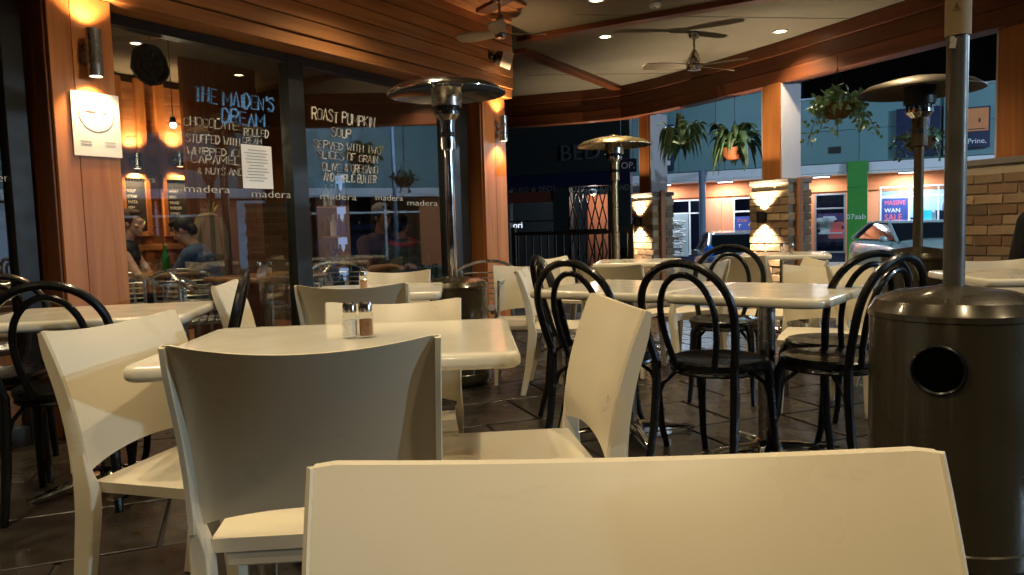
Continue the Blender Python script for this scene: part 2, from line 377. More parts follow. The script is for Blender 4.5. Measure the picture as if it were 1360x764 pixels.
def post(o,ang,z0,z1,label,wd=.27,dp=.22):
    t=thing('timber_post',label,'post',(o[0],o[1],z0),ang)
    MB().box((0,-.02,(z1-z0)/2),(wd,dp,z1-z0)).build('timber_face',CEDARZ,t,bevel=.004)
    for sx in(-1,1): MB().box((sx*(wd/2+.012),.02,(z1-z0)/2),(.02,dp+.06,z1-z0-.01)).build('painted_side',POSTC,t,bevel=.003)
    return t
GLOW=mat('lamp_glow_warm',(1,.8,.5),.5,emit=22,ecol=(1,.72,.40),rv=0,var=0)
def sconce(loc,ang,label,power,group=None,r=.036,h=.24,m=None,up=1.0,off=.075,col=None):
    """cylinder up-and-down light; local -Y points away from its wall"""
    t=thing('wall_light',label,'wall light',loc,ang,group)
    MB().lathe([(r,-h/2),(r,h/2),(r-.005,h/2),(r-.005,-h/2),(r,-h/2)],20,(0,-off,0)).build('shade',m or STEEL,t)
    MB().box((0,-off/2,0),(.03,off-.01,.03)).box((0,-.006,0),(.07,.012,.1)).build('bracket',m or STEEL,t)
    for sg,nm in((1,'bulb'),(-1,'bulb')):
        MB().lathe([(.0001,sg*(h/2-.012)),(r-.006,sg*(h/2-.008))],16,(0,-off,0)).build(nm,GLOW,t)
        spot('wall_light_beam',(0,-off,sg*(h/2+.004)),(0,.10,sg),power*(up if sg>0 else 1),col or WARM2,118,.65,.022,t)
    return t
# right-hand deck edge: pier centres sit under the beam, outside its inner face
def edge_at(px,py,z):      # where a photo ray at height z meets the beam's inner line
    return onz(px,py,z)
P2=RF.w(0.03,.17); P3=RF.w(2.72,.2); PC=Vector((2.03,10.75,0)); angR=R(-65)
pier(P2,angR,.6,.34,1.5,'pale brown brick pier with glowing wall light under the middle deck post')
pier(P3,angR,.85,.4,1.5,'brown brick pier at the right edge of the deck beside the cream table')
pier(PC,angR,.5,.36,1.48,'grey brick pier at the far corner of the deck behind the slim heater')
post(P2,angR,1.5,2.56,'timber post with pale painted side standing on the middle brick pier')
post(RF.w(2.70,.2),angR,1.5,2.56,'timber post standing on the brown brick pier at far right',.31)
post(PC,angR,1.48,2.56,'timber post with pale painted side at the bend of the beam',.24)
sconce(RF.w(-.03,.0,1.08),angR,'small wall light blazing up and down the middle brick pier',190,r=.045,h=.13,m=DARKM,off=.06,col=(1,.76,.48))
sconce(PC+RF.v*-.18+RF.u*-.05+Vector((0,0,1.08)),angR,'small wall light blazing on the far corner brick pier',150,r=.045,h=.13,m=DARKM,off=.06,col=(1,.76,.48))
for P,L,lb in((P2,.6,'thin vertical timber strip beside the middle brick pier'),(PC,.5,'thin vertical timber strip beside the far corner pier')):
    q=P+RF.u*(L/2+.03)+RF.v*-.03; tag(bx('timber_strip',(q.x,q.y,.75),(.03,.07,1.5),CEDARZ,None,angR),lb,'timber strip')

# ------------------------------------------------------------------ cafe: columns, bulkhead, glazing, interior
def cbox(name,x0,x1,y0,y1,z0,z1,m,parent,bevel=.003):
    return bx(name,((x0+x1)/2,(y0+y1)/2,(z0+z1)/2),(x1-x0,y1-y0,z1-z0),m,parent,0,bevel)
def cthing(name,label,cat,x=0,y=0,z=0,group=None):
    return thing(name,label,cat,CF.w(x,y,z),CF.a,group)
c1=cthing('timber_column','wide varnished timber column carrying the white notice and a wall light','column',-.05,.17)
cbox('core',-.155,.155,-.16,.17,0,2.3,DKWOODZ,c1)
for a,b in((-.165,-.052),(-.05,.165)): cbox('face_board',a,b,-.185,-.162,0,2.3,CEDARZ,c1)
for k in range(3): cbox('side_board',-.178,-.156,-.16+k*.112,-.05+k*.112,0,2.3,DKWOODZ,c1)  # darker timber paints shade onto the side turned from the wall light
c2=cthing('timber_column','varnished timber column at the end of the glass wall with a wall light','column',3.86,.15)
cbox('core',-.185,.185,-.13,.15,0,2.3,DKWOODZ,c2)
for a,b in((-.195,-.001),(.001,.195)): cbox('face_board',a,b,-.152,-.132,0,2.3,CEDARZ,c2)
cbox('side_board',-.207,-.187,-.13,.15,0,2.3,CEDARZ,c2)
sconce(CF.w(-.03,-.017,2.0),CF.a,'steel cylinder wall light on the near timber column above the notice',P_SCONCE)
sconce(CF.w(3.9,-.004,1.99),CF.a,'steel cylinder wall light on the far timber column',P_SCONCE)
# bulkhead
bh=cthing('timber_bulkhead','deep cedar board bulkhead running above the cafe glass to a cut end','bulkhead')
hs=[2.385,2.488,2.591,2.694,2.797,2.90,2.998]
for i in range(6):
    L0,L1=-4.3,4.115
    MB().box((0,0,0),(L1-L0,.024,hs[i+1]-hs[i]-.007)).build('board',CEDAR,bh,((L0+L1)/2,-.06-.0015*(i%2),(hs[i]+hs[i+1])/2),bevel=.004)
    MB().box((0,0,0),(.3,.02,hs[i+1]-hs[i]-.007)).build('end_board',CEDAR,bh,(4.128,.10,(hs[i]+hs[i+1])/2),(0,0,PI/2),bevel=.003)
cbox('core',-4.3,4.115,-.045,.25,2.384,2.995,BLK,bh)
cbox('lower_rail',-4.3,4.12,-.052,.25,2.302,2.382,CEDAR,bh)
# glazing
gz=cthing('shopfront_window','black framed cafe shopfront glazing with hand written specials on the glass','window',0,.2)
FRAME=BLK
for a,b in((.14,1.47),(1.61,3.27)):
    cbox('pane',a,b,-.004,.004,.1,2.24,GLASS,gz,0)
cbox('pane',-3.6,-.362,-.004,.004,.1,2.24,GLASS,gz,0)
for a,b in((1.47,1.61),(3.27,3.63),(-.36,-.26)): cbox('mullion',a,b,-.05,.05,.0,2.3,FRAME,gz)
for a,b in((.13,1.468),(1.612,3.268),(-3.6,-.362)):
    cbox('bottom_rail',a,b,-.045,.045,.0,.1,FRAME,gz); cbox('head_rail',a,b,-.045,.045,2.24,2.3,FRAME,gz)
def gtext(body,px,py,hpx,m,tilt=0,sx=1,jit=.0,off=.0,shear=.05,wpx=None):
    s,z=CF.px(px,py,.19); s2,z2=CF.px(px,py-hpx,.19); s3,_=CF.px(px+wpx,py,.19)
    if m is not LETTER or jit>=0 and body.isupper(): return hand(body,z2-z,s3-s,m,gz,(s,-.012,z),tilt,.10 if m is LETTERB else .08)
    size=(z2-z)/.82; o=text('lettering',body,size,(s,-.012,z),0,m,gz,.0006,shear,sx,0,tilt,-.01*size)
    wd=max(v.co.x for v in o.data.vertices)-min(v.co.x for v in o.data.vertices)
    for v in o.data.vertices: v.co.x*=(s3-s)/wd
    return o
T=R(-6)
gtext("THE MAIDEN'S",258,134,19,LETTERB,R(.5),wpx=106,off=.0); gtext('DREAM',295,163,18,LETTERB,R(.5),wpx=58,off=.0)
for b,x,y,h,wp in(("CHOCOLATE",244,166,11,72),("ROLLED",324,180,10,33),("STUFFED WITH",247,188,11,72),("CREAM",322,190,8,26),("WHIPPED ICE",248,204,10,76),("CARAMEL",254,216,11,66),("& NUTS AND ICE",262,231,9,80)):
    gtext(b,x,y,h,LETTER,R(.6),wpx=wp,off=-.008)
for b,x,y,h,wp in(("ROAST PUMPKIN",414,158,15,84),("SOUP",440,181,12,27),("SERVED WITH TWO",416,196,10,90),("SLICES OF GRAIN",422,210,10,80),("OLIVE & OREGANO",428,226,10,74),("AND GARLIC BUTTER",430,240,11,70)):
    gtext(b,x,y,h,LETTER,R(0),wpx=wp,off=-.008)
for x,y,h,wp in((243,255,12,61),(333,262,12,52),(424,265,11,48),(498,266,9,36),(540,273,9,40)):
    gtext('madera',x,y,h,LETTER,0,wpx=wp,jit=-1,shear=0)
gtext('madera',-38,240,14,LETTER,0,wpx=56,jit=-1,shear=0); gtext('madera',168,241,9,LETTER,0,wpx=37,jit=-1,shear=0)
PRINT=mat('print_ink',(.25,.25,.25),.8)
def sheet(name,label,px0,py0,px1,py1,y,m,parent,cat='notice'):
    s0,z0=CF.px(px0,py1,y); s1,z1=CF.px(px1,py0,y)
    t=cthing(name,label,cat,(s0+s1)/2,y,(z0+z1)/2); bx('sheet',(0,0,0),(abs(s1-s0),.003,abs(z1-z0)),m,t,0,.0005,1); return t,abs(s1-s0),abs(z1-z0)
t,wd,ht=sheet('paper_notice','crumpled white paper menu taped to the cafe glass',323,195,360,250,.17,PAPER,None)
for i in range(11): bx('print',(-.02*wd+random.uniform(-.05,.05)*wd,-.0035,ht*(.38-.07*i)),(wd*random.uniform(.45,.8),.001,.004),PRINT,t,0,0)
t,wd,ht=sheet('white_notice','bright white notice with a thin circle pinned to the near timber column',99,128,157,206,-.025,PAPER,None)
MB().tube([(.36*wd*math.cos(a*PI/16),-.003,.17*ht+.36*wd*math.sin(a*PI/16)) for a in range(32)],.0012,5,True).build('printed_ring',PRINT,t)
REDP=mat('red_ink',(.35,.05,.05),.8)
bx('print',(-.12*wd,-.003,.2*ht),(.2*wd,.001,.006),REDP,t,0,0); bx('print',(.16*wd,-.003,.19*ht),(.1*wd,.001,.006),PRINT,t,0,0)
for i in range(4): bx('print',((i%2-.5)*.5*wd,-.003,-ht*(.27+.05*(i//2))),(.22*wd,.001,.003),PRINT,t,0,0)

# interior
INW=wood('interior_panel',(.26,.10,.04),(.42,.19,.08),0,fine=10)
IND=mat('interior_dark',(.035,.022,.016),.6,var=.3)
iw=cthing('panelled_wall','cedar panelled wall inside the cafe with blackboards on it','wall',0,3.6)
cbox('backing',-4.5,4.1,.02,.12,0,2.75,IND,iw,0)
X0,X1=1.75,CF.px(275,280,3.6)[0]
for i in range(14): cbox('panel',X0,X1,-.004,.02,.02+i*.19,.205+i*.19,INW,iw,.004)
for px in (166,196,222,256,272): x=CF.px(px,280,3.55)[0]; cbox('upright',x-.05,x+.05,-.05,-.006,0,2.72,CEDARZ,iw)
cbox('dado_rail',X0,X1,-.075,-.052,.92,.98,CEDAR,iw)
ic=kind(bx('cafe_ceiling',CF.w(-.1,2.0,2.78),(8.7,3.4,.05),mat('interior_ceiling',(.11,.095,.07),.9),None,CF.a,0),'structure')
kind(bx('cafe_floor',CF.w(-.1,2.0,-.001),(8.7,3.6,.02),wood('interior_floor',(.12,.05,.02),(.22,.1,.045),0,rough=.35),None,CF.a,0),'structure')
ew=tag(bx('end_wall',CF.w(4.02,2.1,1.4),(.1,3.2,2.8),IND,None,CF.a,0),'dark end wall of the cafe room behind the far column','wall')
lw=tag(bx('side_wall',CF.w(-4.4,2.0,1.4),(.1,3.4,2.8),IND,None,CF.a,0),'dark side wall of the cafe room at far left','wall')
CHALK=mat('chalk',(.55,.55,.52),.9); SLT=mat('blackboard_slate',(.02,.02,.022),.7)
def board(px0,py0,px1,py1,label,lines,art):
    s0,z0=CF.px(px0,py1,3.53); s1,z1=CF.px(px1,py0,3.53); wd,ht=s1-s0,z1-z0
    t=cthing('blackboard',label,'blackboard',(s0+s1)/2,3.54,(z0+z1)/2)
    bx('slate',(0,0,0),(wd,.02,ht),SLT,t,0,.001)
    for sx in(-1,1): bx('frame',(sx*(wd/2+.025),-.005,0),(.05,.04,ht+.1),CEDARZ,t)
    for sz in(-1,1): bx('frame',(0,-.005,sz*(ht/2+.025)),(wd-.002,.04,.048),CEDAR,t)
    for i,l in enumerate(lines): text('chalk_writing',l,ht*.085,(-wd*.42,-.012,ht*(.24-.105*i)),0,CHALK,t,.0006,.1,.8,.03)
    if art=='sprig': MB().tube([(wd*.36*math.cos(a),-.013,-ht*.3+wd*.36*math.sin(a)) for a in [PI+PI*k/10 for k in range(11)]],.008,6).build('chalk_drawing',mat('yellow_chalk',(.6,.55,.2),.9),t)
board(170,238,192,308,'narrow blackboard with white chalk lines and a curved yellow drawing',['SOUP','STEAK','PASTA','FISH'],'sprig')
board(225,240,253,308,'blackboard menu with slanted chalk lines beside the seated man',['MENU','FRIES','SALAD','BURGER','WINES'],None)
for px,py,lb in((180,214,'glowing wall light inside the cafe above the narrow blackboard'),(237,212,'glowing wall light inside the cafe above the menu blackboard')):
    s,z=CF.px(px,py,3.5); sconce(CF.w(s,3.55,z),CF.a,lb,60,h=.16,r=.04)
dp=cthing('timber_screen','dark brown timber screen inside the cafe behind the seated man','screen',CF.px(301,280,2.5)[0],2.5)
for i in range(4): cbox('plank',-.44+i*.22,-.225+i*.22,-.02,.02,0,2.75,DKWOODZ,dp)
s,z=CF.px(285,280,2.4); gl=cthing('lamp_reflection_shape','added gold leaf shape for a lamp ornament on the dark screen inside','reflection',s,2.46,z)  # gold shape added in place of a lamp mirrored in the glass
GOLD=mat('gold',(.8,.55,.15),.3,1)
m=MB()
for a in(-.7,-.2,.3,.9): m.tube([(0,0,-.05),(.05*math.sin(a),-.01,.02),(.1*math.sin(a),-.02,.10*math.cos(a))],[.014,.016,.002],6)
m.build('leaf',GOLD,gl)
s,z=CF.px(193,88,.5); wr=cthing('wreath','round dark woven wreath hanging inside the glass near the column','wreath',s,.45,z)
DKV=mat('dark_vine',(.02,.015,.012),.8)
for r,rr in((.10,.03),(.06,.028),(.02,.025)): MB().tube([(r*math.cos(2*PI*k/24),random.uniform(-.01,.01),r*math.sin(2*PI*k/24)) for k in range(24)],[rr*random.uniform(.8,1.15) for _ in range(24)],7,True).build('ring',DKV,wr)
MB().tube([(0,0,.15),(.005,0,2.62-z)],.003,5).build('cord',DKV,wr)
for x,y,pw,lb in((1.75,2.35,85,'recessed downlight over the diners inside the cafe'),(.4,1.5,50,'recessed downlight inside the cafe near the window'),(3.1,1.4,30,'recessed downlight over the pair in the right pane')):
    t=cthing('downlight',lb,'downlight',x,y,2.755,'downlights in the cafe room')
    MB().lathe([(.055,-.006),(.055,.002),(.04,.002),(.04,-.006),(.055,-.006)],20).build('trim',WHITE,t); MB().lathe([(.0001,-.002),(.039,-.002)],16).build('lens',GLOW,t)
    spot('downlight_beam',(0,0,-.012),(0,0,-1),pw,WARM,110,.6,.04,t)

# ------------------------------------------------------------------ ceiling downlights
def downlight(x,y,label,power=None):
    power=power or P_DOWN*(1.3 if y>4 else 1.0)
    t=thing('downlight',label,'downlight',(x,y,2.998),0,'recessed downlights in the deck ceiling')
    MB().lathe([(.075,-.008),(.075,.0),(.055,.0),(.055,-.008),(.075,-.008)],24).build('trim',WHITE,t); MB().lathe([(.0001,-.004),(.054,-.004)],20).build('lens',GLOW,t)
    spot('downlight_beam',(0,0,-.016),(0,0,-1),power,WARM,124,.7,.045,t)
a=onz(804,48,3.0); downlight(a.x,a.y,'glowing recessed downlight in the ceiling left of the small ceiling fan')
a=onz(1036,41,3.0); downlight(a.x,a.y,'glowing recessed downlight in the ceiling right of the ceiling fan')
a=onz(792,-1,3.0); downlight(a.x,a.y,'downlight cut by the top edge of the view above the deck')
for x,y,lb in((2.75,5.6,'dark bronze heater'),(.95,4.6,'far half of the paired tables'),(2.7,3.2,'cream table at the right edge'),(.9,2.6,'near half of the paired tables'),(.95,.5,'nearest cream chair'),(-1.15,3.45,'second cream table'),(-1.95,1.85,'left edge table, added to brighten the bulkhead'),(.15,-.95,'near seat, added to light the nearest chair'),(-.7,1.1,'large front table'),(-2.3,.9,'left end of the deck'),(2.9,.9,'right end of the deck'),(-.6,5.0,'tall chrome heater')): downlight(x,y,'recessed downlight in the deck ceiling over the '+lb)  # left table and near seat lamps are added to brighten bulkhead and chair
# lamps and fridge behind the glass
def globe(px,py,y,label,pw,r):
    s,z=CF.px(px,py,y); t=cthing('globe_lamp',label,'lamp',s,y,z)
    MB().ell((0,0,0),(r,r,r)).build('globe',mat('globe_glow',(1,.8,.6),.5,emit=7,ecol=(1,.72,.5),var=0,rv=0),t); MB().tube([(0,0,r),(0,0,2.75-z)],.004,5).lathe([(.03,r-.01),(.02,r+.04)],10).build('cord',BLK,t); point('globe_glow',(0,0,-r-.03),pw,WARM,.05,t)
globe(4,148,1.6,'glowing globe lamp inside the far left window',14,.055); globe(230,166,2.0,'small added globe lamp for a mirrored lamp behind the blue lettering',8,.028)  # second globe is added where a lamp shows mirrored in the pane
fx=3.6; fy=CF.px(438,315,0)[1]; d0=ray(438,315); k=(CF.o+CF.u*fx).dot(CF.u)/d0.dot(CF.u); P=d0*k; fy=(P-CF.o).dot(CF.v)
t=thing('drinks_fridge','narrow lit drinks fridge inside the right pane with pale bottles','fridge',CF.w(fx+.2,fy,0),CF.a-PI/2)
MB().box((0,.18,.85),(.5,.04,1.7)).build('back_panel',mat('fridge_lit',(.5,.65,.9),.5,emit=.6,ecol=(.4,.6,1)),t)
for sx in(-1,1): MB().box((sx*.25,0,.85),(.03,.36,1.7)).build('side',BLK,t)
MB().box((0,0,1.71),(.53,.4,.05)).build('top',BLK,t); MB().box((0,0,.15),(.47,.36,.3)).build('plinth',BLK,t)
BT=[mat('bottle_white',(.8,.85,.9),.2),mat('bottle_blue',(.05,.15,.6),.15),mat('bottle_dark',(.02,.03,.05),.15)]
rf=random.Random(3)
for k in range(4):
    sh=MB().box((0,0,.34+.33*k),(.46,.3,.012)).build('shelf',ALU,t)
    for q in range(5): MB().lathe([(.035,0),(.035,.15),(.013,.2),(.013,.24)],10,(-.18+.09*q,-.05,.347+.33*k)).build('bottle',rf.choice(BT),sh)
for k in(0,1): MB().box((0,-.19,.30+1.38*k),(.5,.02,.04)).build('door_frame',BLK,t)

for a,b in(((700,100),(1010,96)),((760,20),(1180,26))): strip(onz(*a,3.0),onz(*b,3.0),.03,.004,2.997,PLASTER,'seam_cover',ce,.001)
t=thing('smoke_alarm','small round white smoke alarm on the deck ceiling','smoke alarm',(1.35,6.9,2.998)); MB().lathe([(.055,0),(.055,-.015),(.045,-.03),(.0001,-.034)],24).build('cover',WHITE,t,sharp=30); MB().lathe([(.012,-.034),(.012,-.037),(.0001,-.038)],12).build('button',DARKM,t)
# ================================================================== furniture
def deg(a): return R(a-90)      # facing angle (0 = +X) -> rotation of a thing whose front is local +Y
def make_resin_chair(label):
    t=thing('resin_chair',label,'chair')
    th=.010
    def w(v): return .230+.010*v**1.5
    def yb(v): return -.195-.045*v-.075*v*v
    def P(u,v,back=0):
        s=2*u-1; zb=.472+.034*(1-s*s)**.8*(1-v); zt=.815+.021*s*s-.003*max(0,(abs(s)-.95)/.05)**2
        z=zb+(zt-zb)*v
        return (s*w(v),yb(v)+(.046*(.35+.65*v))*(s*s)-(.035*(1-v)**2*0)-back,z)
    m=MB(); NU,NV=32,12
    m.grid(lambda u,v:P(u,v,0),NU,NV,True,flip=True); m.grid(lambda u,v:P(u,v,th),NU,NV,True)
    # rims joining the two skins
    for v in (0,1):
        a=[P(i/NU,v,0) for i in range(NU+1)]; b=[P(i/NU,v,th) for i in range(NU+1)]
        m.add(a+b,[(i,i+1,NU+1+i+1,NU+1+i) if v else (i+1,i,NU+1+i,NU+2+i) for i in range(NU)],True)
    # side flanges turned backwards
    for s in(-1,1):
        rows=[]
        for j in range(NV+1):
            v=j/NV; x,y,z=P(0 if s<0 else 1,v,0); d=.048-.014*v-.018*max(0,(v-.75)/.25)**2
            rows.append([(x,y+.002,z),(x+s*.005,y-.004,z),(x+s*.004,y-d,z-.004*v),(x-s*.006,y-d,z-.004*v),(x-s*.008,y-th,z)])
        vs=[p for r in rows for p in r]; fs=[]
        for j in range(NV):
            for k in range(5):
                q=(j*5+k,j*5+(k+1)%5,(j+1)*5+(k+1)%5,(j+1)*5+k); fs.append(q if s<0 else q[::-1])
        fs+= [tuple(range(4,-1,-1)) if s<0 else tuple(range(5)), tuple(NV*5+k for k in (range(5) if s<0 else range(4,-1,-1)))]
        m.add(vs,fs,True)
    m.build('backrest',CREAM,t,sharp=42)
    # seat: dished slab with turned-down edge
    def Q(u,v):
        s=2*u-1; y=-.185+.43*v; hw=.208+.022*v; r=0
        e=max(abs(s)**4,abs(2*v-1)**6); return (s*hw,y-(.02*s*s if v>.9 else 0),.452-.010*(1-e)-.006*e**3-(.018*max(0,v-.8)/.2*max(0,v-.8)/.2))
    m=MB(); n1,n2=14,12
    m.grid(Q,n1,n2,True); m.grid(lambda u,v:(Q(u,v)[0]*.985,Q(u,v)[1]*.99,Q(u,v)[2]-.028),n1,n2,True,flip=True)
    A=[Q(i/n1,0) for i in range(n1)]+[Q(1,j/n2) for j in range(n2)]+[Q(1-i/n1,1) for i in range(n1)]+[Q(0,1-j/n2) for j in range(n2)]
    B=[(x*.985,y*.99,z-.028) for x,y,z in A]; n=len(A)
    m.add(A+B,[((i+1)%n,i,n+i,n+(i+1)%n) for i in range(n)],True)
    m.build('seat',CREAM,t,sharp=50)
    MB().box((0,-.165,.408),(.37,.022,.045)).build('seat_rail',CREAM,t,bevel=.004); MB().box((0,.205,.402),(.37,.02,.04)).build('seat_rail',CREAM,t,bevel=.004)
    def leg(pts,name='leg'):
        m=MB(); vs=[];
        for x,y,z,a,b in pts:
            vs+=[(x-a/2,y-b/2,z),(x+a/2,y-b/2,z),(x+a/2,y+b/2,z),(x-a/2,y+b/2,z)]
        fs=[(0,1,2,3),tuple(reversed(range(len(vs)-4,len(vs))))]
        for i in range(len(pts)-1):
            for k in range(4): fs.append((i*4+(k+1)%4,i*4+k,(i+1)*4+k,(i+1)*4+(k+1)%4))
        m.add(vs,fs,True); m.build(name,CREAM,t,bevel=.004,sharp=30)
    for s in(-1,1):
        leg([(s*.230,-.206,.55,.008,.038),(s*.228,-.200,.485,.018,.046),(s*.223,-.192,.43,.034,.054),(s*.219,-.198,.36,.035,.054),(s*.221,-.222,.18,.032,.046),(s*.224,-.262,0,.027,.034)])
        leg([(s*.198,.195,.425,.044,.046),(s*.203,.200,.33,.038,.042),(s*.209,.214,.15,.031,.034),(s*.214,.228,0,.026,.028)])
    return t
def make_bentwood(label):
    t=thing('bentwood_chair',label,'chair')
    def arch(hw0,hwm,zb,zt,y0,y1,foot=False,n=20):
        pts=[]
        zs=zb+(zt-zb)*.55
        L=[]
        for i in range(7):
            k=i/7; z=zb+(zs-zb)*k; f=(z-zb)/(zt-zb); L.append((-(hw0+(hwm-hw0)*math.sin(k*PI/2)),y0+(y1-y0)*f,z))
        arc=[]
        for i in range(n+1):
            a=PI-PI*i/n; z=zs+(zt-zs)*math.sin(a); f=(z-zb)/(zt-zb); arc.append((hwm*math.cos(a),y0+(y1-y0)*f,z))
        return L+arc+[(-x,y,z) for x,y,z in reversed(L)]
    o=arch(.175,.205,.46,.885,-.195,-.305)
    MB().tube(o,.0165,10).build('back_hoop',BLACK,t)
    MB().tube(arch(.085,.122,.455,.838,-.19,-.285),.0132,9).build('inner_hoop',BLACK,t)
    MB().lathe([(.0001,.432),(.165,.432),(.196,.438),(.203,.450),(.203,.466),(.192,.474),(.175,.472),(.160,.466),(.0001,.462)],36).build('seat',BLACK,t,sharp=30)
    MB().tube([(.188*math.cos(a),.188*math.sin(a)-.0,.425) for a in [2*PI*k/32 for k in range(32)]],.010,7,True).build('seat_ring',BLACK,t)
    for s in(-1,1):
        MB().tube([(s*.175,-.195,.47),(s*.178,-.197,.36),(s*.183,-.215,.18),(s*.190,-.262,0)],[.0175,.019,.0175,.014],9).build('leg',BLACK,t)
        MB().tube([(s*.145,.125,.44),(s*.158,.142,.40),(s*.166,.152,.25),(s*.172,.172,.09),(s*.178,.20,0)],[.022,.021,.0175,.015,.0135],9).build('leg',BLACK,t)
        MB().tube([(s*.178,-.198,.30),(s*.165,-.165,.37),(s*.14,-.11,.41),(s*.10,-.05,.43)],.009,7).build('brace',BLACK,t); MB().tube([(s*.163,.15,.28),(s*.145,.125,.36),(s*.10,.08,.41),(s*.06,.03,.43)],.009,7).build('brace',BLACK,t)
    return t
def make_alu_chair(label):
    t=thing('aluminium_armchair',label,'chair')
    hoop=[(-.25,.20,.66),(-.262,.05,.665),(-.265,-.10,.67)]+[(-.265*math.cos(a),-.10-.17*math.sin(a),.67+.12*math.sin(a)) for a in [PI*k/12 for k in range(1,12)]]+[(.265,-.10,.67),(.262,.05,.665),(.25,.20,.66)]
    MB().tube(hoop,.013,9).build('arm_hoop',ALU,t)
    for s in(-1,1):
        MB().tube([(s*.25,.20,.66),(s*.255,.215,.60),(s*.245,.215,.30),(s*.25,.235,0)],.0125,8).build('leg',ALU,t)
        MB().tube([(s*.215,-.20,.72),(s*.205,-.19,.45),(s*.215,-.25,0)],.0125,8).build('leg',ALU,t)
    for k in range(6):
        z=.50+k*.04; MB().tube([(-.19,-.17,z),(-.1,-.225-.006*k,z),(.1,-.225-.006*k,z),(.19,-.17,z)],.014,6,flat=.4).build('back_slat',ALU,t)
    for k in range(8): MB().box((0,-.17+k*.052,.452),(.42,.042,.012)).build('seat_slat',ALU,t,bevel=.003)
    MB().box((-.2,.01,.438),(.02,.42,.014)).box((.2,.01,.438),(.02,.42,.014)).build('seat_frame',ALU,t)
    return t
def make_table(label,L,W,rad=.035,topmat=None,name='cafe_table'):
    t=thing(name,label,'table'); poly=[]
    for cx,cy,a0 in((L/2-rad,W/2-rad,0),(-L/2+rad,W/2-rad,90),(-L/2+rad,-W/2+rad,180),(L/2-rad,-W/2+rad,270)):
        for k in range(7): a=R(a0+15*k); poly.append((cx+rad*math.cos(a),cy+rad*math.sin(a)))
    m=MB(); n=len(poly); vs=[]
    prof=[(.93,.703),(.968,.701),(.985,.702),(.997,.708),(1.0,.716),(.999,.727),(.994,.735),(.985,.7395),(.97,.741),(.9,.7405)]
    for k,z in prof:
        for x,y in poly:
            # inset by distance rather than scale so that all sides keep the same roll
            vs.append((x-(1-k)*.5*(1 if x>0 else -1)*min(1,abs(x)/(L/2)),y-(1-k)*.5*(1 if y>0 else -1)*min(1,abs(y)/(W/2)),z))
    fs=[tuple(range(n-1,-1,-1)),tuple((len(prof)-1)*n+k for k in range(n))]
    for i in range(len(prof)-1):
        for k in range(n): fs.append((i*n+k,i*n+(k+1)%n,(i+1)*n+(k+1)%n,(i+1)*n+k))
    m.add(vs,fs,True); m.build('tabletop',topmat or TOP,t,sharp=60)
    MB().lathe([(.037,.04),(.037,.69)],20).lathe([(.11,.692),(.11,.704)],20).build('column',STEEL,t)
    MB().lathe([(.075,.02),(.07,.05),(.05,.075),(.036,.085)],20).build('hub',CHROME,t)
    for k in range(4):
        a=PI/4+PI/2*k; c,s=math.cos(a),math.sin(a)
        MB().tube([(c*.03,s*.03,.05),(c*.12,s*.12,.046),(c*.24,s*.24,.032),(c*.33,s*.33,.020)],[.036,.032,.025,.020],10,flat=.55).lathe([(.014,0),(.014,.012)],8,(c*.315,s*.315,0)).build('foot',CHROME,t)
    return t
G1='cream resin chairs at the tables'; G2='black bentwood chairs'; G3='aluminium armchairs inside and by the glass'; G4='cream cafe tables'
used={}
def put(kind_,x,y,face,label,group,scale=None,z=0):
    mk={'r':make_resin_chair,'b':make_bentwood,'a':make_alu_chair}[kind_]
    if kind_ not in used: o=mk(label); used[kind_]=o; o.location=(x,y,z); o.rotation_euler=(0,0,deg(face)); o['group']=group
    else: o=copy_tree(used[kind_],(x,y,z),deg(face),label,group)
    if kind_=='r' and y>3 and not scale: scale=(1,1,.93)
    o.scale=scale or ((1.05,1.02,1.01) if kind_=='r' else (1,1,1))
    return o
tused={}
def putt(x,y,rz,label,L=.7,W=.7,rad=.035,m=None,group=G4,name='cafe_table'):
    k=(L,W,rad,m.name if m else '')
    if k not in tused: o=make_table(label,L,W,rad,m,name); tused[k]=o; o.location=(x,y,0); o.rotation_euler=(0,0,R(rz)); o['group']=group
    else: o=copy_tree(tused[k],(x,y,0),R(rz),label,group)
    return o
# near table and its five chairs
putt(-.475,2.13,3,'large cream table in the middle front with salt and pepper on it',.95,.72)
put('r',.080,.262,-91,'cream chair back filling the bottom of the view, nearest of all',G1,(1.05,1.22,1.022))
put('r',-.40,1.62,94,'cream chair seen from behind in shade at the front of the large table',G1,(1.02,1,1.02))
put('r',-.005,1.93,188,'cream chair with lit seat at the right end of the large table',G1)
put('r',-.83,2.0,-14,'cream chair with bluish top edge at the left end of the large table',G1,(1.0,1,.985))
put('r',-.39,2.31,-86,'cream chair facing us behind the salt and pepper on the large table',G1,(.95,1,.965))
# table behind the near one
putt(-.72,3.98,4,'cream table behind the large front table with one brown shaker')
put('r',-.66,3.45,86,'cream chair seen from behind, just past the salt and pepper',G1,(1,1,.99))
put('r',-.72,4.37,-90,'cream chair facing us at the far side of the second table',G1,(.9,1,.96))
put('r',-1.13,3.72,8,'tilted looking cream chair back beside the black bentwood chair at left',G1,(1,1,.98))
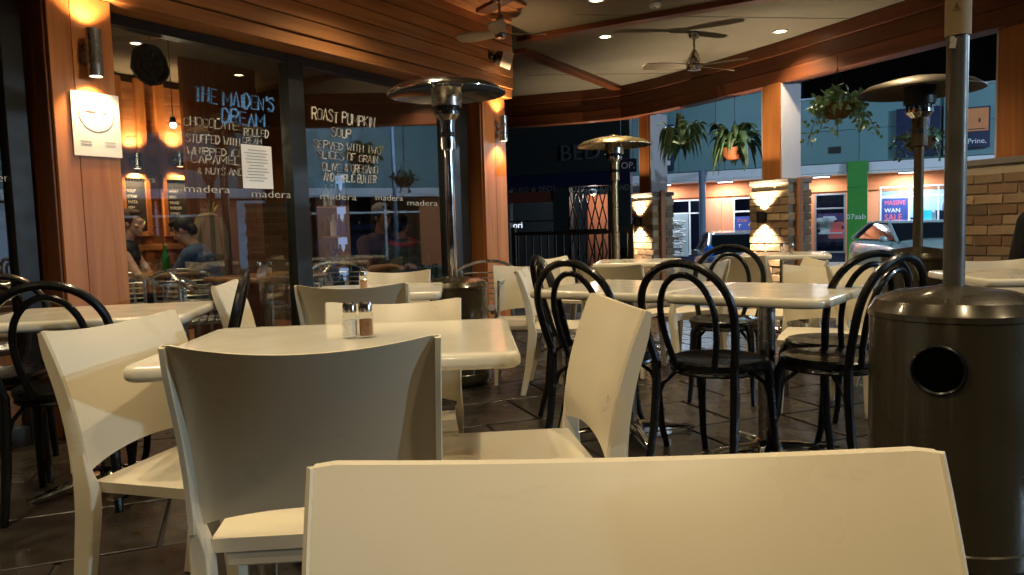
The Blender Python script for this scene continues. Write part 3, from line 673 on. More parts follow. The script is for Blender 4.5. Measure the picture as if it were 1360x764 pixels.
# pair of tables at right
ang2=-38; u2=Vector((math.cos(R(ang2)),math.sin(R(ang2)),0)); v2=Vector((-u2.y,u2.x,0)); A2=Vector((.07,3.60,0))
c=A2+u2*.34+v2*.37; putt(c.x,c.y,ang2,'cream table pushed end to end on the left of the bentwood chairs',.678,.74)
c=A2+u2*1.025+v2*.37; putt(c.x,c.y,ang2,'cream table on a steel column between the two front bentwood chairs',.678,.74,.11)
put('b',.86,3.14,46,'black bentwood chair in full view at the front of the paired tables',G2)
put('b',1.33,3.12,122,'black bentwood chair beside the big dark heater, seat towards the table',G2)
put('b',1.50,3.53,104,'black bentwood chair behind the one beside the big dark heater',G2)
put('b',.44,3.44,48,'black bentwood chair behind the lit cream chair back',G2)
put('b',.43,3.95,12,'black bentwood chair at the far left end of the paired tables',G2)
put('b',1.25,4.42,-112,'black bentwood chair beyond the paired tables with its hoop above them',G2)
put('r',.34,4.80,-8,'cream chair in profile left of the bentwood chairs with tall thin leg',G1)
put('r',.10,5.15,-92,'brightly lit cream chair below the far timber column',G1)
put('r',1.72,4.12,-115,'cream chair facing us across the paired tables near the blue lit table',G1)
put('r',1.78,5.1,175,'cream chair with pale seat turned left in front of the blue lit table',G1)
# far tables
putt(2.45,6.75,-20,'cream table near the glowing middle pier, lit blue',.75,.75)
putt(1.05,6.2,-12,'cream table near the far corner pier')
put('r',.80,5.35,60,'cream chair turned away, left of two before the far corner table',G1)
put('r',1.20,5.45,120,'cream chair turned away, right of two before the far corner table',G1)
put('r',2.05,6.05,30,'cream chair at the left of the blue lit table',G1)
put('r',2.75,6.2,115,'cream chair at the front of the blue lit table',G1)
put('r',.62,6.5,-30,'cream chair at the far left of the corner table',G1)
# right edge
putt(2.62,3.72,-8,'cream table at the right edge beyond the dark heater',.8,.7)
put('r',2.78,4.18,-100,'cream chair at the right edge in front of the brick pier',G1)
put('r',2.15,4.25,-40,'cream chair half hidden behind the heater post',G1)
# left side
putt(-1.74,3.16,10,'cream table at the left edge below the timber column',.82,.66)
put('b',-1.79,3.00,108,'black bentwood chair in front of the left edge table',G2)
put('b',-1.45,3.20,196,'black bentwood chair at the right end of the left edge table',G2)
put('b',-2.28,3.28,-60,'black bentwood chair at the far left against the dark window frame',G2)
WTOP=wood('table_timber',(.25,.11,.045),(.42,.2,.085),0,rough=.25,rand=.05)
def cw(px,Y,z=0): v=at(px,330,Y); return v.x,Y
x,y=cw(353,5.75); putt(x,y,58,'timber topped table inside the glass with two shakers',.72,.6,.03,WTOP,'timber tables inside the cafe'); TI=(x,y)
x,y=cw(222,6.75); putt(x,y,58,'timber topped table between the two seated diners inside',.72,.6,.03,WTOP,'timber tables inside the cafe'); TP=(x,y)
for px,Y,f,lb in((183,6.1,75,'aluminium armchair with its back to us left of the diners table'),(247,6.2,100,'aluminium armchair in front of the seated man inside'),(278,5.45,20,'aluminium armchair with curved arms beside the timber table inside'),(392,6.1,200,'aluminium armchair on the right of the timber table inside'),(455,6.3,-60,'aluminium armchair inside below the handwritten soup special'),(632,5.6,250,'aluminium armchair beside the tall chrome heater outside the glass'),(22,4.35,-50,'aluminium armchair inside the far left window')):
    x,y=cw(px,Y); put('a',x,y,f,lb,G3)
# salt and pepper
def shaker(x,y,fill,label,h=.1,r=.021,z=.741):
    t=thing('shaker',label,'shaker',(x,y,z),random.uniform(0,1))
    g=glass('shaker_glass',(.95,.95,.93),1.2,.05)
    MB().lathe([(r*.9,0),(r,.006),(r*.97,h*.55),(r*.8,h*.68),(r*.72,h*.72)],10).build('jar',g,t,sharp=20)
    MB().lathe([(.0001,.006),(r*.82,.007),(r*.8,h*.5),(.0001,h*.52)],10).build('filling',mat('filling_'+label.split()[0],fill,.9,var=.4,scale=300),t)
    MB().lathe([(r*.8,h*.7),(r*.86,h*.72),(r*.86,h*.9),(r*.7,h*.98),(.0001,h)],14).build('lid',STEEL,t,sharp=30)
    return t
a=onz(466,449,.741); shaker(a.x,a.y,(.8,.78,.72),'white salt shaker with chrome lid on the large front table',.105,.023)
a=onz(486,449,.741); shaker(a.x,a.y+.01,(.20,.10,.05),'brown pepper shaker with chrome lid on the large front table',.105,.023)
a=onz(463,377,.741); shaker(-.78,3.95,(.35,.18,.07),'amber shaker on the second cream table')
shaker(TI[0]-.06,TI[1],(.4,.16,.08),'red brown shaker on the timber table inside'); shaker(TI[0]+.01,TI[1]+.03,(.7,.6,.45),'cream coloured shaker on the timber table inside')
shaker(2.38,6.6,(.7,.68,.6),'clear salt shaker on the blue lit table'); shaker(2.46,6.6,(.3,.2,.12),'dark pepper shaker on the blue lit table')

# ------------------------------------------------------------------ patio heaters
def heater(x,y,H,label,bm,pm,dish=True,gh=.82,rg=.23,dr=.39,taper=False,tone=None,pr=.0315):
    t=thing('patio_heater',label,'heater',(x,y,0))
    MB().lathe([(rg*.97,.02),(rg*1.02,.04),(rg*1.02,.085),(rg,.09),(rg,gh*.90),(rg*1.015,gh*.905),(rg*1.015,gh*.925),(rg*.99,gh*.935),(rg*.93,gh*.965),(rg*.7,gh*.99),(rg*.2,gh*1.01),(.032,gh*1.015)],48).build('gas_housing',bm,t,sharp=28)
    MB().lathe([(rg*.9,0),(rg*.9,.02)],32).build('base_plate',DARKM,t)
    MB().lathe([(pr,gh),(pr,H-.42)],24).build('pole',pm,t)
    MB().lathe([(.0315,H-.42),(.05,H-.415),(.05,H-.36),(.047,H-.36),(.047,H-.25),(.05,H-.25),(.05,H-.225)],24).build('control_collar',pm,t,sharp=25)
    MB().lathe([(.048,H-.335),(.0485,H-.335),(.0485,H-.30),(.048,H-.30)],24).build('black_band',BLK,t)
    MB().lathe([(.05,H-.225),(.085,H-.19),(.085,H-.165),(.075,H-.165)],24).build('burner_cup',CHROME,t,sharp=25)
    m=MB()
    for k in range(14):
        a=2*PI*k/14; m.box((.082*math.cos(a),.082*math.sin(a),H-.155),(.006,.02,.03),a)
    m.build('burner_vents',DARKM,t)
    MB().lathe([(.078,H-.14),(.1,H-.135),(.1,H-.015),(.078,H-.012)],28).build('emitter_screen',tone or STEEL,t,sharp=30)
    if dish:
        MB().lathe([(.06,H+.045),(dr*.5,H+.03),(dr*.85,H-.005),(dr,H-.045),(dr*1.005,H-.05),(dr,H-.055),(dr*.85,H-.015),(dr*.5,H+.02),(.06,H+.035)],48).lathe([(.0001,H+.06),(.05,H+.058),(.06,H+.04)],24).build('reflector',pm if dish is True else dish,t,sharp=50)
        for k in range(3):
            a=2*PI*k/3+.4; m2=MB().tube([(.09*math.cos(a),.09*math.sin(a),H-.015),(.12*math.cos(a),.12*math.sin(a),H+.028)],.005,6); m2.build('stay',STEEL,t)
    return t
BRASS=mat('dull_brass',(.52,.42,.24),.32,.9,var=.1)
h1=heater(-.395,5.06,1.985,'tall chrome patio heater in front of the cafe glass',BRONZE,CHROME,gh=.72)
h2=heater(1.13,8.1,1.93,'slim brass topped patio heater in front of the far corner post',BRONZE,BRASS,gh=.6)
h3=heater(2.81,5.2,1.93,'dark bronze patio heater partly behind the near heater post',BRONZE,mat('dull_bronze',(.10,.075,.045),.5,.7),tone=DARKM)
h4=heater(1.325,2.25,2.1,'big dark bronze patio heater at right with round hole in its housing',BRONZE,mat('grey_bronze_pole',(.15,.14,.125),.42,.6,var=.15),pr=.029)
HOLEM=mat('hole_shade',(.002,.002,.002),.9,rv=0,spec=0)
d=Vector((-1.335,-2.25,0)).normalized(); d=Matrix.Rotation(R(-8),3,'Z')@d; M=d.to_track_quat('Z','Y').to_matrix().to_4x4()
hc=(d.x*.222,d.y*.222,.61)
MB().lathe([(.0001,.0095),(.062,.0095)],32,hc,M).build('hole_shade_disc',HOLEM,h4)  # flat black disc paints the dark of the hole onto the closed housing
MB().lathe([(.062,-.02),(.062,.013),(.067,.016),(.072,.012),(.073,-.02),(.062,-.02)],40,hc,M).build('hole_rim',BLACK,h4,sharp=40)
CARD=mat('kraft_card',(.50,.36,.20),.85,var=.1)
MB().lathe([(.0325,1.56),(.0345,1.56),(.0345,1.665),(.0325,1.665)],20).lathe([(.0325,1.672),(.0338,1.672),(.0338,1.80),(.0325,1.80)],20).build('card_sleeve',CARD,h4,sharp=30)
q=Vector((-1.335,-2.25,0)).normalized()*.0352; qa=math.atan2(q.y,q.x)+PI/2
o=MB().tube([(-.010,0,-.008),(.010,0,-.008),(0,0,.011)],.0011,5,True).box((0,0,0),(.002,.001,.008)).build('warning_triangle',BLK,h4,(q.x-.004,q.y,1.635),(0,0,qa))
MB().box((0,0,0),(.016,.0015,.028)).box((-.004,-.002,.012),(.012,.001,.014)).build('peeling_sticker',PAPER,h4,(q.x*.98-.012,q.y*.92,1.535),(.1,.15,qa))

# ------------------------------------------------------------------ ceiling fans, spot, wire
FANW=mat('fan_blade',(.42,.38,.31),.45,var=.05); FANM=mat('fan_nickel',(.55,.50,.42),.25,1)
def fan(x,y,zh,angs,label,L=.62,hubr=.085):
    t=thing('ceiling_fan',label,'ceiling fan',(x,y,zh))
    top=3.0-zh
    MB().lathe([(.02,top-.06),(.05,top-.045),(.06,top-.005),(.0001,top-.002)],20).build('canopy',FANM,t)
    MB().lathe([(.012,.1),(.012,top-.05)],12).build('downrod',FANM,t)
    MB().lathe([(.0001,-.075),(hubr*.8,-.07),(hubr,-.03),(hubr,.0),(hubr*.75,.05),(.03,.12),(.012,.14)],28).build('motor',FANM,t)
    for a in angs:
        m=MB(); ca,sa=math.cos(R(a)),math.sin(R(a))
        def P(u,v,dz):
            r=hubr*.8+L*u; wd=(.055+.055*math.sin(min(1,u*1.15)*PI*.75)); w_=wd*(1 if u<.93 else math.sqrt(max(0,1-((u-.93)/.072)**2))+.05)
            s=(v-.5)*w_*1.3; return (r*ca-s*sa,r*sa+s*ca,-.03+s*.28+dz)
        m.grid(lambda u,v:P(u,v,.004),16,4,True); m.grid(lambda u,v:P(u,v,-.004),16,4,True,flip=True)
        A=[(i/16,0) for i in range(16)]+[(1,j/4) for j in range(4)]+[(1-i/16,1) for i in range(16)]+[(0,1-j/4) for j in range(4)]
        vs=[P(u,v,.004) for u,v in A]+[P(u,v,-.004) for u,v in A]; n=len(A)
        m.add(vs,[((i+1)%n,i,n+i,n+(i+1)%n) for i in range(n)]); m.build('blade',FANW,t,sharp=40)
    return t
a=at(922,84,8.0); fan(a.x,a.y,a.z,(185,30,-32),'three blade ceiling fan hanging between the two downlights',.48)
a=at(664,40,6.55); fan(a.x,a.y,a.z,(10,-95,160),'pale ceiling fan close to the cut end of the cedar bulkhead',.36,.05)
s,z=CF.px(652,74,-.075); sp=thing('spotlight','unlit can spotlight with black back on the bulkhead end','spotlight',CF.w(s,-.078,z),CF.a)
dv=Vector((.55,-.75,-.28)).normalized(); M=dv.to_track_quat('Z','Y').to_matrix().to_4x4()
MB().lathe([(.03,.03),(.062,.05),(.066,.10)],24,(0,0,0),M).build('black_back',BLK,sp,sharp=30)
MB().lathe([(.066,.10),(.070,.10),(.078,.20),(.074,.20),(.066,.12),(.0001,.12)],24,(0,0,0),M).build('white_hood',WHITE,sp,sharp=30)
MB().box((0,.005,0),(.07,.012,.07)).tube([(0,0,0),dv*.05],.018,8).build('bracket',BLK,sp)
# ================================================================== across the street
TEAL=mat('teal_cladding',(.13,.25,.27),.5,var=.06,scale=.8,rand=.12)
STRIPW=mat('white_fascia',(.72,.73,.78),.5,var=.05)
ORANGE=mat('orange_render',(.72,.24,.09),.75,var=.08,scale=3)
SALMON=mat('salmon_render',(.80,.31,.16),.75,var=.08,scale=3)
GREENP=mat('green_paint',(.05,.28,.04),.45,var=.08)
NAVY=mat('navy_panel',(.012,.018,.06),.4)
WFR=mat('white_frame',(.75,.77,.8),.4)
kind(bx('footpath',FF.w(8,-.9,-.39),(46,4.2,.12),CONC,None,FF.a,.01),'structure')
def fthing(name,label,cat,x=0,y=0,z=0,group=None): return thing(name,label,cat,FF.w(x,y,z),FF.a,group)
sb=fthing('shop_building','long shop building across the street with teal panels above orange walls','building')
def fb(name,x0,x1,y0,y1,z0,z1,m,parent=sb,bev=.004): return bx(name,((x0+x1)/2,(y0+y1)/2,(z0+z1)/2),(x1-x0,y1-y0,z1-z0),m,parent,0,bev)
def fs(px,py=290,y=0): return FF.px(px,py,y)[0]
def fz(px,py,y=0): return FF.px(px,py,y)[1]
ZS0,ZS1=2.42,2.68; WY=.75
xs0=fs(858)-.9; split=fs(1046); xend=24
fb('backing',xs0,xend,.1,6,2.40,4.6,NAVY); fb('backing',xs0,split-.02,.11,6,4.6,6.2,NAVY)
random.seed(3)
def panels(x0,x1,z0,z1,rows):
    for r in range(rows):
        a=z0+(z1-z0)*r/rows; b=z0+(z1-z0)*(r+1)/rows; x=x0-random.uniform(0,1.2)
        while x<x1:
            l=random.choice((1.5,1.9,2.3)); xa=max(x,x0); xb=min(x+l,x1)
            if xb-xa>.15: fb('cladding_panel',xa+.006,xb-.006,.03,.10,a+.006,b-.006,TEAL)
            x+=l
panels(xs0,split,2.70,6.2,3); panels(split,xend,2.70,4.66,2)
for x0,x1 in((xs0,fs(1124)),(fs(1153),xend)): fb('white_fascia',x0,x1,-.04,.10,ZS0,ZS1,STRIPW)
fb('awning_soffit',xs0,xend,.0,WY,2.36,2.415,WFR)
# wall with window openings
def shop_window(x0,x1,z0,z1,label_,head=None,bars=(),glassm=GLASS2,fr=WFR,back=None,backm=None):
    w_=fb('window_frame',x0,x1,WY-.02,WY+.06,z1-.05,z1,fr)
    fb('window_frame',x0,x1,WY-.02,WY+.06,z0,z0+.06,fr)
    for x in (x0+.025,x1-.025)+tuple(bars): fb('window_frame',x-.025,x+.025,WY-.018,WY+.058,z0+.06,z1-.05,fr)
    if head: fb('window_frame',x0+.05,x1-.05,WY-.016,WY+.056,head,head+.05,fr)
    fb('pane',x0+.05,x1-.05,WY+.0,WY+.008,z0+.06,z1-.05,glassm,bev=0)
ZW=2.0
XW=[fs(866,290,WY),fs(934,290,WY),fs(974,290,WY),fs(1034,290,WY),fs(1082,290,WY),fs(1123,290,WY),fs(1168,290,WY),fs(1297,290,WY)]
ztop=fz(900,266,WY)
for x0,x1,m in((xs0,XW[0],ORANGE),(XW[1],XW[2],SALMON),(XW[3],XW[4],ORANGE),(XW[5],XW[6],SALMON),(XW[7],xend,SALMON)): fb('wall',x0,x1,WY,WY+.3,-.45,ztop,m)
fb('wall',xs0,xend,WY+.001,WY+.3,ztop+.002,2.36,ORANGE)
fb('wall_band',xs0,XW[6],WY-.06,WY,ztop+.06,ztop+.26,ORANGE)
fb('pilaster',XW[1]+.02,XW[1]+(XW[2]-XW[1])*.62,WY-.14,WY,-.45,ztop,SALMON)
for a,b in((0,1),(2,3),(4,5),(6,7)): fb('wall',XW[a],XW[b],WY+.001,WY+.29,-.45,-.05,NAVY)
zh=fz(900,285,WY)
shop_window(XW[0],XW[1],-.05,ztop,'a',head=zh,bars=(fs(916,290,WY),))
shop_window(XW[2],XW[3],-.05,ztop,'b',head=zh)
shop_window(XW[4],XW[5],-.05,ztop,'c',head=zh,fr=mat('grey_frame',(.2,.22,.25),.4))
shop_window(XW[6],XW[7],-.05,fz(1200,247,WY),'d',head=fz(1200,262,WY),bars=(fs(1207,290,WY),fs(1246,290,WY),fs(1275,290,WY)))
fb('room',xs0,XW[5]+.2,3.4,3.5,-.45,2.4,NAVY); fb('room_floor',xs0,xend,WY+.3,3.5,-.45,-.40,CONC)
fb('room',XW[6]-.3,xend,2.6,2.7,-.45,2.4,mat('lit_shop_wall',(.6,.66,.72),.8))
fb('room_partition',XW[5]+.2,XW[5]+.3,WY+.3,3.5,-.40,2.35,NAVY)
gp=fthing('green_pillar','tall green pillar with white lettering between the shops','pillar',fs(1138.5,290,-.1),0)
MB().box((0,0,1.13),(fs(1152)-fs(1125),.5,3.16)).build('body',GREENP,gp,bevel=.01)
MB().box((0,-.002,1.95),(fs(1152)-fs(1125)+.012,.51,.02)).build('joint',mat('green_dark',(.03,.17,.03),.5),gp)
text('lettering','07zab',.22,(-.30,-.254,fz(1140,291,-.25)),0,WHITE,gp,.003,sx=1.05)
def wallbox(px0,py0,px1,py1,name,label,cat,m,dep=.2,y=0):
    x0,z0=FF.px(px0,py1,y-dep); x1,z1=FF.px(px1,py0,y-dep)
    t=fthing(name,label,cat,(x0+x1)/2,y-dep/2,(z0+z1)/2); MB().box((0,0,0),(abs(x1-x0),dep-.02,abs(z1-z0))).build('panel',m,t,bevel=.006); return t,abs(x1-x0),abs(z1-z0)
SIGNW=mat('sign_white',(.75,.76,.78),.5); SIGNO=mat('sign_orange',(.62,.20,.06),.5)
t,a,b=wallbox(875,165,893,227,'wall_sign','black wall sign with a white patch behind the left fern','sign',NAVY); MB().box((-.05*a,-.1,.12*b),(.5*a,.02,.22*b)).box((.02*a,-.1,-.34*b),(.6*a,.02,.1*b)).build('white_patch',SIGNW,t)
t,a,b=wallbox(1190,140,1250,208,'wall_sign','dark wall sign behind the dark bronze heater','sign',NAVY); MB().box((.2*a,-.1,0),(.12*a,.02,.7*b)).build('grey_stripe',mat('sign_grey',(.2,.2,.24),.5),t)
t,a,b=wallbox(1277,140,1316,197,'wall_sign','black wall sign with orange panel and white word at far right','sign',NAVY)
MB().box((.06*a,-.105,.18*b),(.74*a,.02,.56*b)).build('orange_panel',SIGNO,t); MB().box((.12*a,-.12,.16*b),(.06*a,.01,.1*b)).box((-.02*a,-.12,-.05*b),(.7*a,.01,.02*b)).build('mark',BLK,t); text('lettering','Prine,',.20,(-.30*a,-.1,-.40*b),0,SIGNW,t,.003)
# small fittings on the facade
for x0 in(xs0+1.2,split-.3,split+4.2): fb('downpipe',x0,x0+.09,-.07,.02,2.7,4.6,mat('downpipe_teal',(.11,.2,.22),.5))
fb('parapet_cap',split,xend,-.02,.35,4.66,4.72,mat('parapet_metal',(.25,.3,.32),.4,.5)); fb('parapet_cap',xs0,split-.03,-.02,.35,6.2,6.27,MC['parapet_metal'])
for x0 in(fs(1100),fs(950)): fb('wall_vent',x0,x0+.35,-.0,.03,3.0,3.2,DARKM)
# window posters and displays
POSTB=mat('poster_blue',(.03,.05,.22),.5,emit=.25,ecol=(.05,.09,.4)); PINK=mat('poster_red',(.7,.12,.12),.5,emit=.25,ecol=(.7,.2,.2))
def poster(px0,py0,px1,py1,label,m,y=WY-.03):
    x0,z0=FF.px(px0,py1,y); x1,z1=FF.px(px1,py0,y); t=fthing('poster',label,'poster',(x0+x1)/2,y,(z0+z1)/2); bx('sheet',(0,0,0),(x1-x0,.008,z1-z0),m,t,0,.001); return t,x1-x0,z1-z0
t,a,b=poster(977,287,1007,313,'blue window poster with orange scribbled lettering above the dark car',POSTB)
for i,(l,m_) in enumerate((('Cozy',SIGNO),('T',WHITE),('joy',SIGNO))): text('lettering',l,.2*b*1.2,(-.42*a+.02*i,-.008,.22*b-.3*b*i),0,m_,t,.002,.15)
MB().ell((.22*a,-.006,.05*b),(.16*a,.004,.08*b)).ell((.30*a,-.006,-.06*b),(.12*a,.004,.06*b)).build('printed_shape',mat('print_gold',(.5,.4,.2),.6),t)
MB().box((-.2*a,-.007,-.42*b),(.35*a,.003,.07*b)).build('white_bar',WHITE,t)
t,a,b=poster(1171,263,1206,297,'purple sale poster with red and white words in the lit window',POSTB)
for l,m_,z,s_,wd in(('MASSIVE',PINK,.24,.26,.8),('WAN',WHITE,-.06,.24,.6),('SALE',PINK,-.38,.36,.68)):
    o=text('lettering',l,s_*b,(-.4*a,-.008,z*b),0,m_,t,.002); k=wd*a/max(v.co.x for v in o.data.vertices)
    for v in o.data.vertices: v.co.x*=k
t,a,b=poster(1226,279,1238,299,'small turquoise display screen in the lit shop window',mat('turquoise_screen',(.05,.6,.7),.4,emit=1.2,ecol=(.05,.6,.7)),WY+.5)
LITW=mat('lit_light_panel',(.8,.9,1),.5,emit=3.0,ecol=(.75,.88,1))
t,a,b=poster(1213,282,1243,330,'white lit counter in the bright shop window',mat('counter_white',(.8,.85,.9),.5),WY+1.0)
for i,(px,m_) in enumerate(((1217,NAVY),(1250,NAVY),(1258,SIGNW),(1284,NAVY))):
    x0=FF.px(px,290,WY+1.2)[0]; q=fthing('display_stand',('dark','navy','white','tall dark')[i]+' display stand inside the bright sale shop','stand',x0,WY+1.2,-.4)
    MB().box((0,0,.7+.1*i),(.32,.3,1.4+.2*i)).build('panel',m_,q,bevel=.01); MB().box((0,-.01,.03),(.4,.4,.06)).build('base',ALU,q,bevel=.01)
    for k in range(3): MB().box((0,-.17,.55+.32*k),(.24,.04,.2)).build('product',(SIGNO,WFR,PINK)[(i+k)%3],q,bevel=.008)
t,a,b=poster(888,284,914,341,'pale grey window graphic with swirls on the left shop window',mat('graphic_grey',(.32,.40,.44),.6))
for i in range(9): MB().tube([( (random.uniform(-.3,.25)+.16*math.cos(q))*a,-.008,(.3-.09*i+.05*math.sin(q))*b) for q in [PI*2*k/14 for k in range(14)]],.012,5,True).build('printed_swirl',[WHITE,BLK,SIGNW][i%3],t)
t,a,b=poster(1086,283,1120,322,'dark shop window display with small shirts and purple panel',mat('display_purple',(.10,.06,.16),.6),WY+.4)
for i,(cx,cz,m_) in enumerate(((-.3,.2,SIGNW),(-.05,.25,WFR),(.25,.05,PINK),(-.2,-.05,WFR),(.12,-.2,PINK),(.34,-.2,PINK))):
    q=cx*a;r=cz*b; MB().add([(q-.16,-.02,r+.14),(q+.16,-.02,r+.14),(q+.24,-.02,r+.02),(q+.15,-.02,r),(q+.13,-.02,r-.16),(q-.13,-.02,r-.16),(q-.15,-.02,r),(q-.24,-.02,r+.02)]+[(q-.16,-.06,r+.14),(q+.16,-.06,r+.14),(q+.24,-.06,r+.02),(q+.15,-.06,r),(q+.13,-.06,r-.16),(q-.13,-.06,r-.16),(q-.15,-.06,r),(q-.24,-.06,r+.02)],[tuple(range(7,-1,-1)),tuple(range(8,16))]+[(k,(k+1)%8,8+(k+1)%8,8+k) for k in range(8)]).build('shirt',m_,t)
fb('shop_shelf',XW[4]+.1,XW[5]-.1,WY+.2,WY+.5,.55,.6,WFR)
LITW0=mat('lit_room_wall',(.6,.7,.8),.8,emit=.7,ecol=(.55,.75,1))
# awning lights, shop lights
def tube_light(x,label,pw,y=.2):
    t=fthing('strip_light',label,'light',x,y,2.36)
    MB().box((0,0,-.02),(.5,.12,.035)).build('housing',WFR,t); MB().box((0,0,-.045),(.46,.08,.015)).build('diffuser',mat('cool_diffuser',(.9,.95,1),.5,emit=9,ecol=(.8,.92,1)),t)
    area('strip_light_glow',(0,0,-.06),None,pw*1.5,(.88,.94,1),.46,.1,t); return t
tube_light(fs(962),'white strip light under the awning above the salmon wall',38); tube_light(fs(1205),'white strip light under the awning above the sale poster',42); tube_light(fs(880),'white strip light under the awning at far left',25)
tube_light(fs(1090),'white strip light under the awning left of the green pillar',22)
def shop_lamp(x,y,pw,label,col=COOL):
    t=fthing('ceiling_panel_light',label,'light',x,y,2.33); MB().box((0,0,0),(.9,.3,.04)).build('panel',LITW,t); area('panel_light_glow',(0,0,-.03),None,pw,col,.9,.3,t)
shop_lamp((XW[6]+XW[7])/2-.3,WY+1.1,110,'ceiling light panel inside the bright sale shop'); shop_lamp((XW[4]+XW[5])/2,WY+1.1,12,'ceiling light panel inside the dark display shop'); shop_lamp((XW[0]+XW[1])/2,WY+1.1,14,'ceiling light panel inside the left shop')
# the right wing of the shop row, seen only mirrored in the cafe glass
rb=thing('side_shop_building','teal panelled right wing of the shop row, mirrored faintly in the cafe glass','building',(20.5,15.5,0),R(-90))
def rbx(name,x0,x1,y0,y1,z0,z1,m): return bx(name,((x0+x1)/2,(y0+y1)/2,(z0+z1)/2),(x1-x0,y1-y0,z1-z0),m,rb,0,.004)
rbx('backing',0,24,.1,.4,2.4,5.2,NAVY); rbx('white_fascia',0,24,-.04,.1,2.42,2.68,STRIPW); rbx('awning_soffit',0,24,0,.75,2.36,2.415,WFR)
for k in range(12): rbx('cladding_panel',2*k+.01,2*k+1.99,.02,.1,2.7,5.2,TEAL)
for k in range(6):
    rbx('wall',4*k,4*k+1.2,.75,1.0,-.45,2.36,(ORANGE,SALMON)[k%2]); rbx('window_frame',4*k+1.2,4*k+4,.76,.84,1.75,1.83,WFR); rbx('window_frame',4*k+2.55,4*k+2.63,.75,.85,-.4,2.3,WFR); rbx('pane',4*k+1.2,4*k+4,.80,.81,-.4,2.3,GLASS2); rbx('room',4*k+1.2,4*k+4,2.4,2.5,-.45,2.36,(NAVY,LITW0)[k%2])
# poles and street lamps
POLEB=mat('blue_grey_pole',(.12,.17,.24),.5)
x=fs(933,290,-.5); t=fthing('awning_post','slim blue grey post in front of the left shops','post',x,-.5); MB().lathe([(.11,-.45),(.11,2.7)],16).lathe([(.16,-.45),(.16,-.40),(.11,-.38)],16).build('shaft',POLEB,t,sharp=30); MB().box((0,.22,2.62),(.14,.5,.1)).build('arm',POLEB,t)
def street_lamp(x,y,ang,label,pw,h=5.2):
    t=thing('street_lamp',label,'street lamp',(x,y,-.45),ang)
    MB().lathe([(.12,0),(.11,.3),(.075,.35),(.05,h)],16).build('pole',POLEB,t,sharp=30); MB().tube([(0,0,h-.02),(.3,0,h+.12),(.8,0,h+.2)],.035,8).build('arm',POLEB,t)
    MB().box((1.0,0,h+.2),(.6,.26,.1)).build('lamp_head',ALU,t,bevel=.03); MB().box((1.0,0,h+.14),(.45,.2,.02)).build('lens',mat('cool_lens',(.9,.95,1),.4,emit=30,ecol=(.75,.88,1)),t)
    l=point('street_lamp_glow',(1.0,0,h+.05),pw,COOL,.12,t); return t
street_lamp(14.5,-1.6,R(180),'street lamp at the kerb to the right of the deck',P_STREET,3.5)
street_lamp(15.5,11.5,R(150),'street lamp in the car park before the shops',2100)
street_lamp(2.8,17.6,R(-20),'street lamp at the far end of the car park',700,5.6)
# dark bedding shop beyond the back of the deck
BF=Frame((-1.4,17.6),R(-19)); DK=mat('dark_shopfront',(.03,.036,.036),.6,var=.2)
bs=thing('bedding_shop','dark closed bedding shop with a lattice gate beyond the back of the deck','building',BF.w(0,0),BF.a)
def bb(name,x0,x1,y0,y1,z0,z1,m,bev=.004): return bx(name,((x0+x1)/2,(y0+y1)/2,(z0+z1)/2),(x1-x0,y1-y0,z1-z0),m,bs,0,bev)
def bp(px,py,y=0): return BF.px(px,py,y)
xA=bp(735,290)[0]; xB=bp(757,290)[0]; xC=bp(806,290)[0]; xR=bp(838,290)[0]; zA=bp(760,245)[1]
bb('upper_wall',-4,xR,.0,.3,zA+.25,6.5,DK); bb('letter_band',-4,xR,-.02,.28,zA-.05,zA+.24,NAVY)
bb('wall_pier',xA,xB,-.02,.3,-.45,zA-.06,DK); bb('wall_pier',xC+.02,xR,0,.3,-.45,zA-.06,DK); bb('wall_pier',-4,bp(676,290)[0],0,.3,-.45,zA-.06,DK)
bb('back_wall',-4,xR,2.6,2.7,-.45,zA,DK); bb('shop_floor',-4,xR,.3,2.6,-.45,-.4,DK)
bb('salmon_wall',xB+.12,xC+.6,1.2,1.3,-.40,zA-.2,SALMON)
zr=bp(705,262)[1]; bb('red_band',-4,xA-.01,.02,.1,zr-.12,zr+.12,mat('dull_red',(.22,.05,.03),.6)); zr=bp(705,294)[1]; bb('rail',-4,xA-.01,.0,.06,zr-.02,zr+.02,ALU)
m=MB(); n=5; w_=(xC-xB)/n; z0,z1=-.2,zA-.15; hh=(z1-z0)/3
for i in range(-6,n+1):
    for sg in(1,-1):
        a=[];
        for k in range(13):
            z=z0+(z1-z0)*k/12; x=xB+i*w_+(0 if sg>0 else 6*w_*0)+ (z-z0)/hh*w_*sg + (0 if sg>0 else 3*w_)
            if xB<=x<=xC: a.append((x,-.03,z))
        if len(a)>1: m.tube(a,.016,5)
m.build('lattice_gate',DARKM,bs); bs.children[-1]['kind']='stuff' if False else 'thing'
zz=bp(780,308)[1]; bb('gate_rail',xB,xC,-.06,-.01,zz-.06,zz+.06,DARKM)
text('sign_lettering','BED',.48,(bp(744,214)[0],-.05,bp(744,214)[1]),0,mat('sign_grey_letters',(.10,.115,.13),.6),bs,.03,sx=1.05)
text('band_lettering','CAMPER BOOTH AND HIRE',.18,(xB+.02,-.03,bp(760,256)[1]),0,mat('grey_letters',(.3,.3,.3),.6),bs,.004,sx=.72)
text('band_lettering','RUGS & BEDS',.18,(bp(678,256)[0],-.03,bp(690,256)[1]),0,mat('dim_letters',(.16,.16,.17),.6),bs,.004)
text('sign_lettering','ori',.2,(bp(738,302)[0]-1.1,.3,bp(720,302)[1]),0,mat('lit_letters',(.8,.9,1),.5,emit=1.5,ecol=(.8,.9,1)),bs,.004)
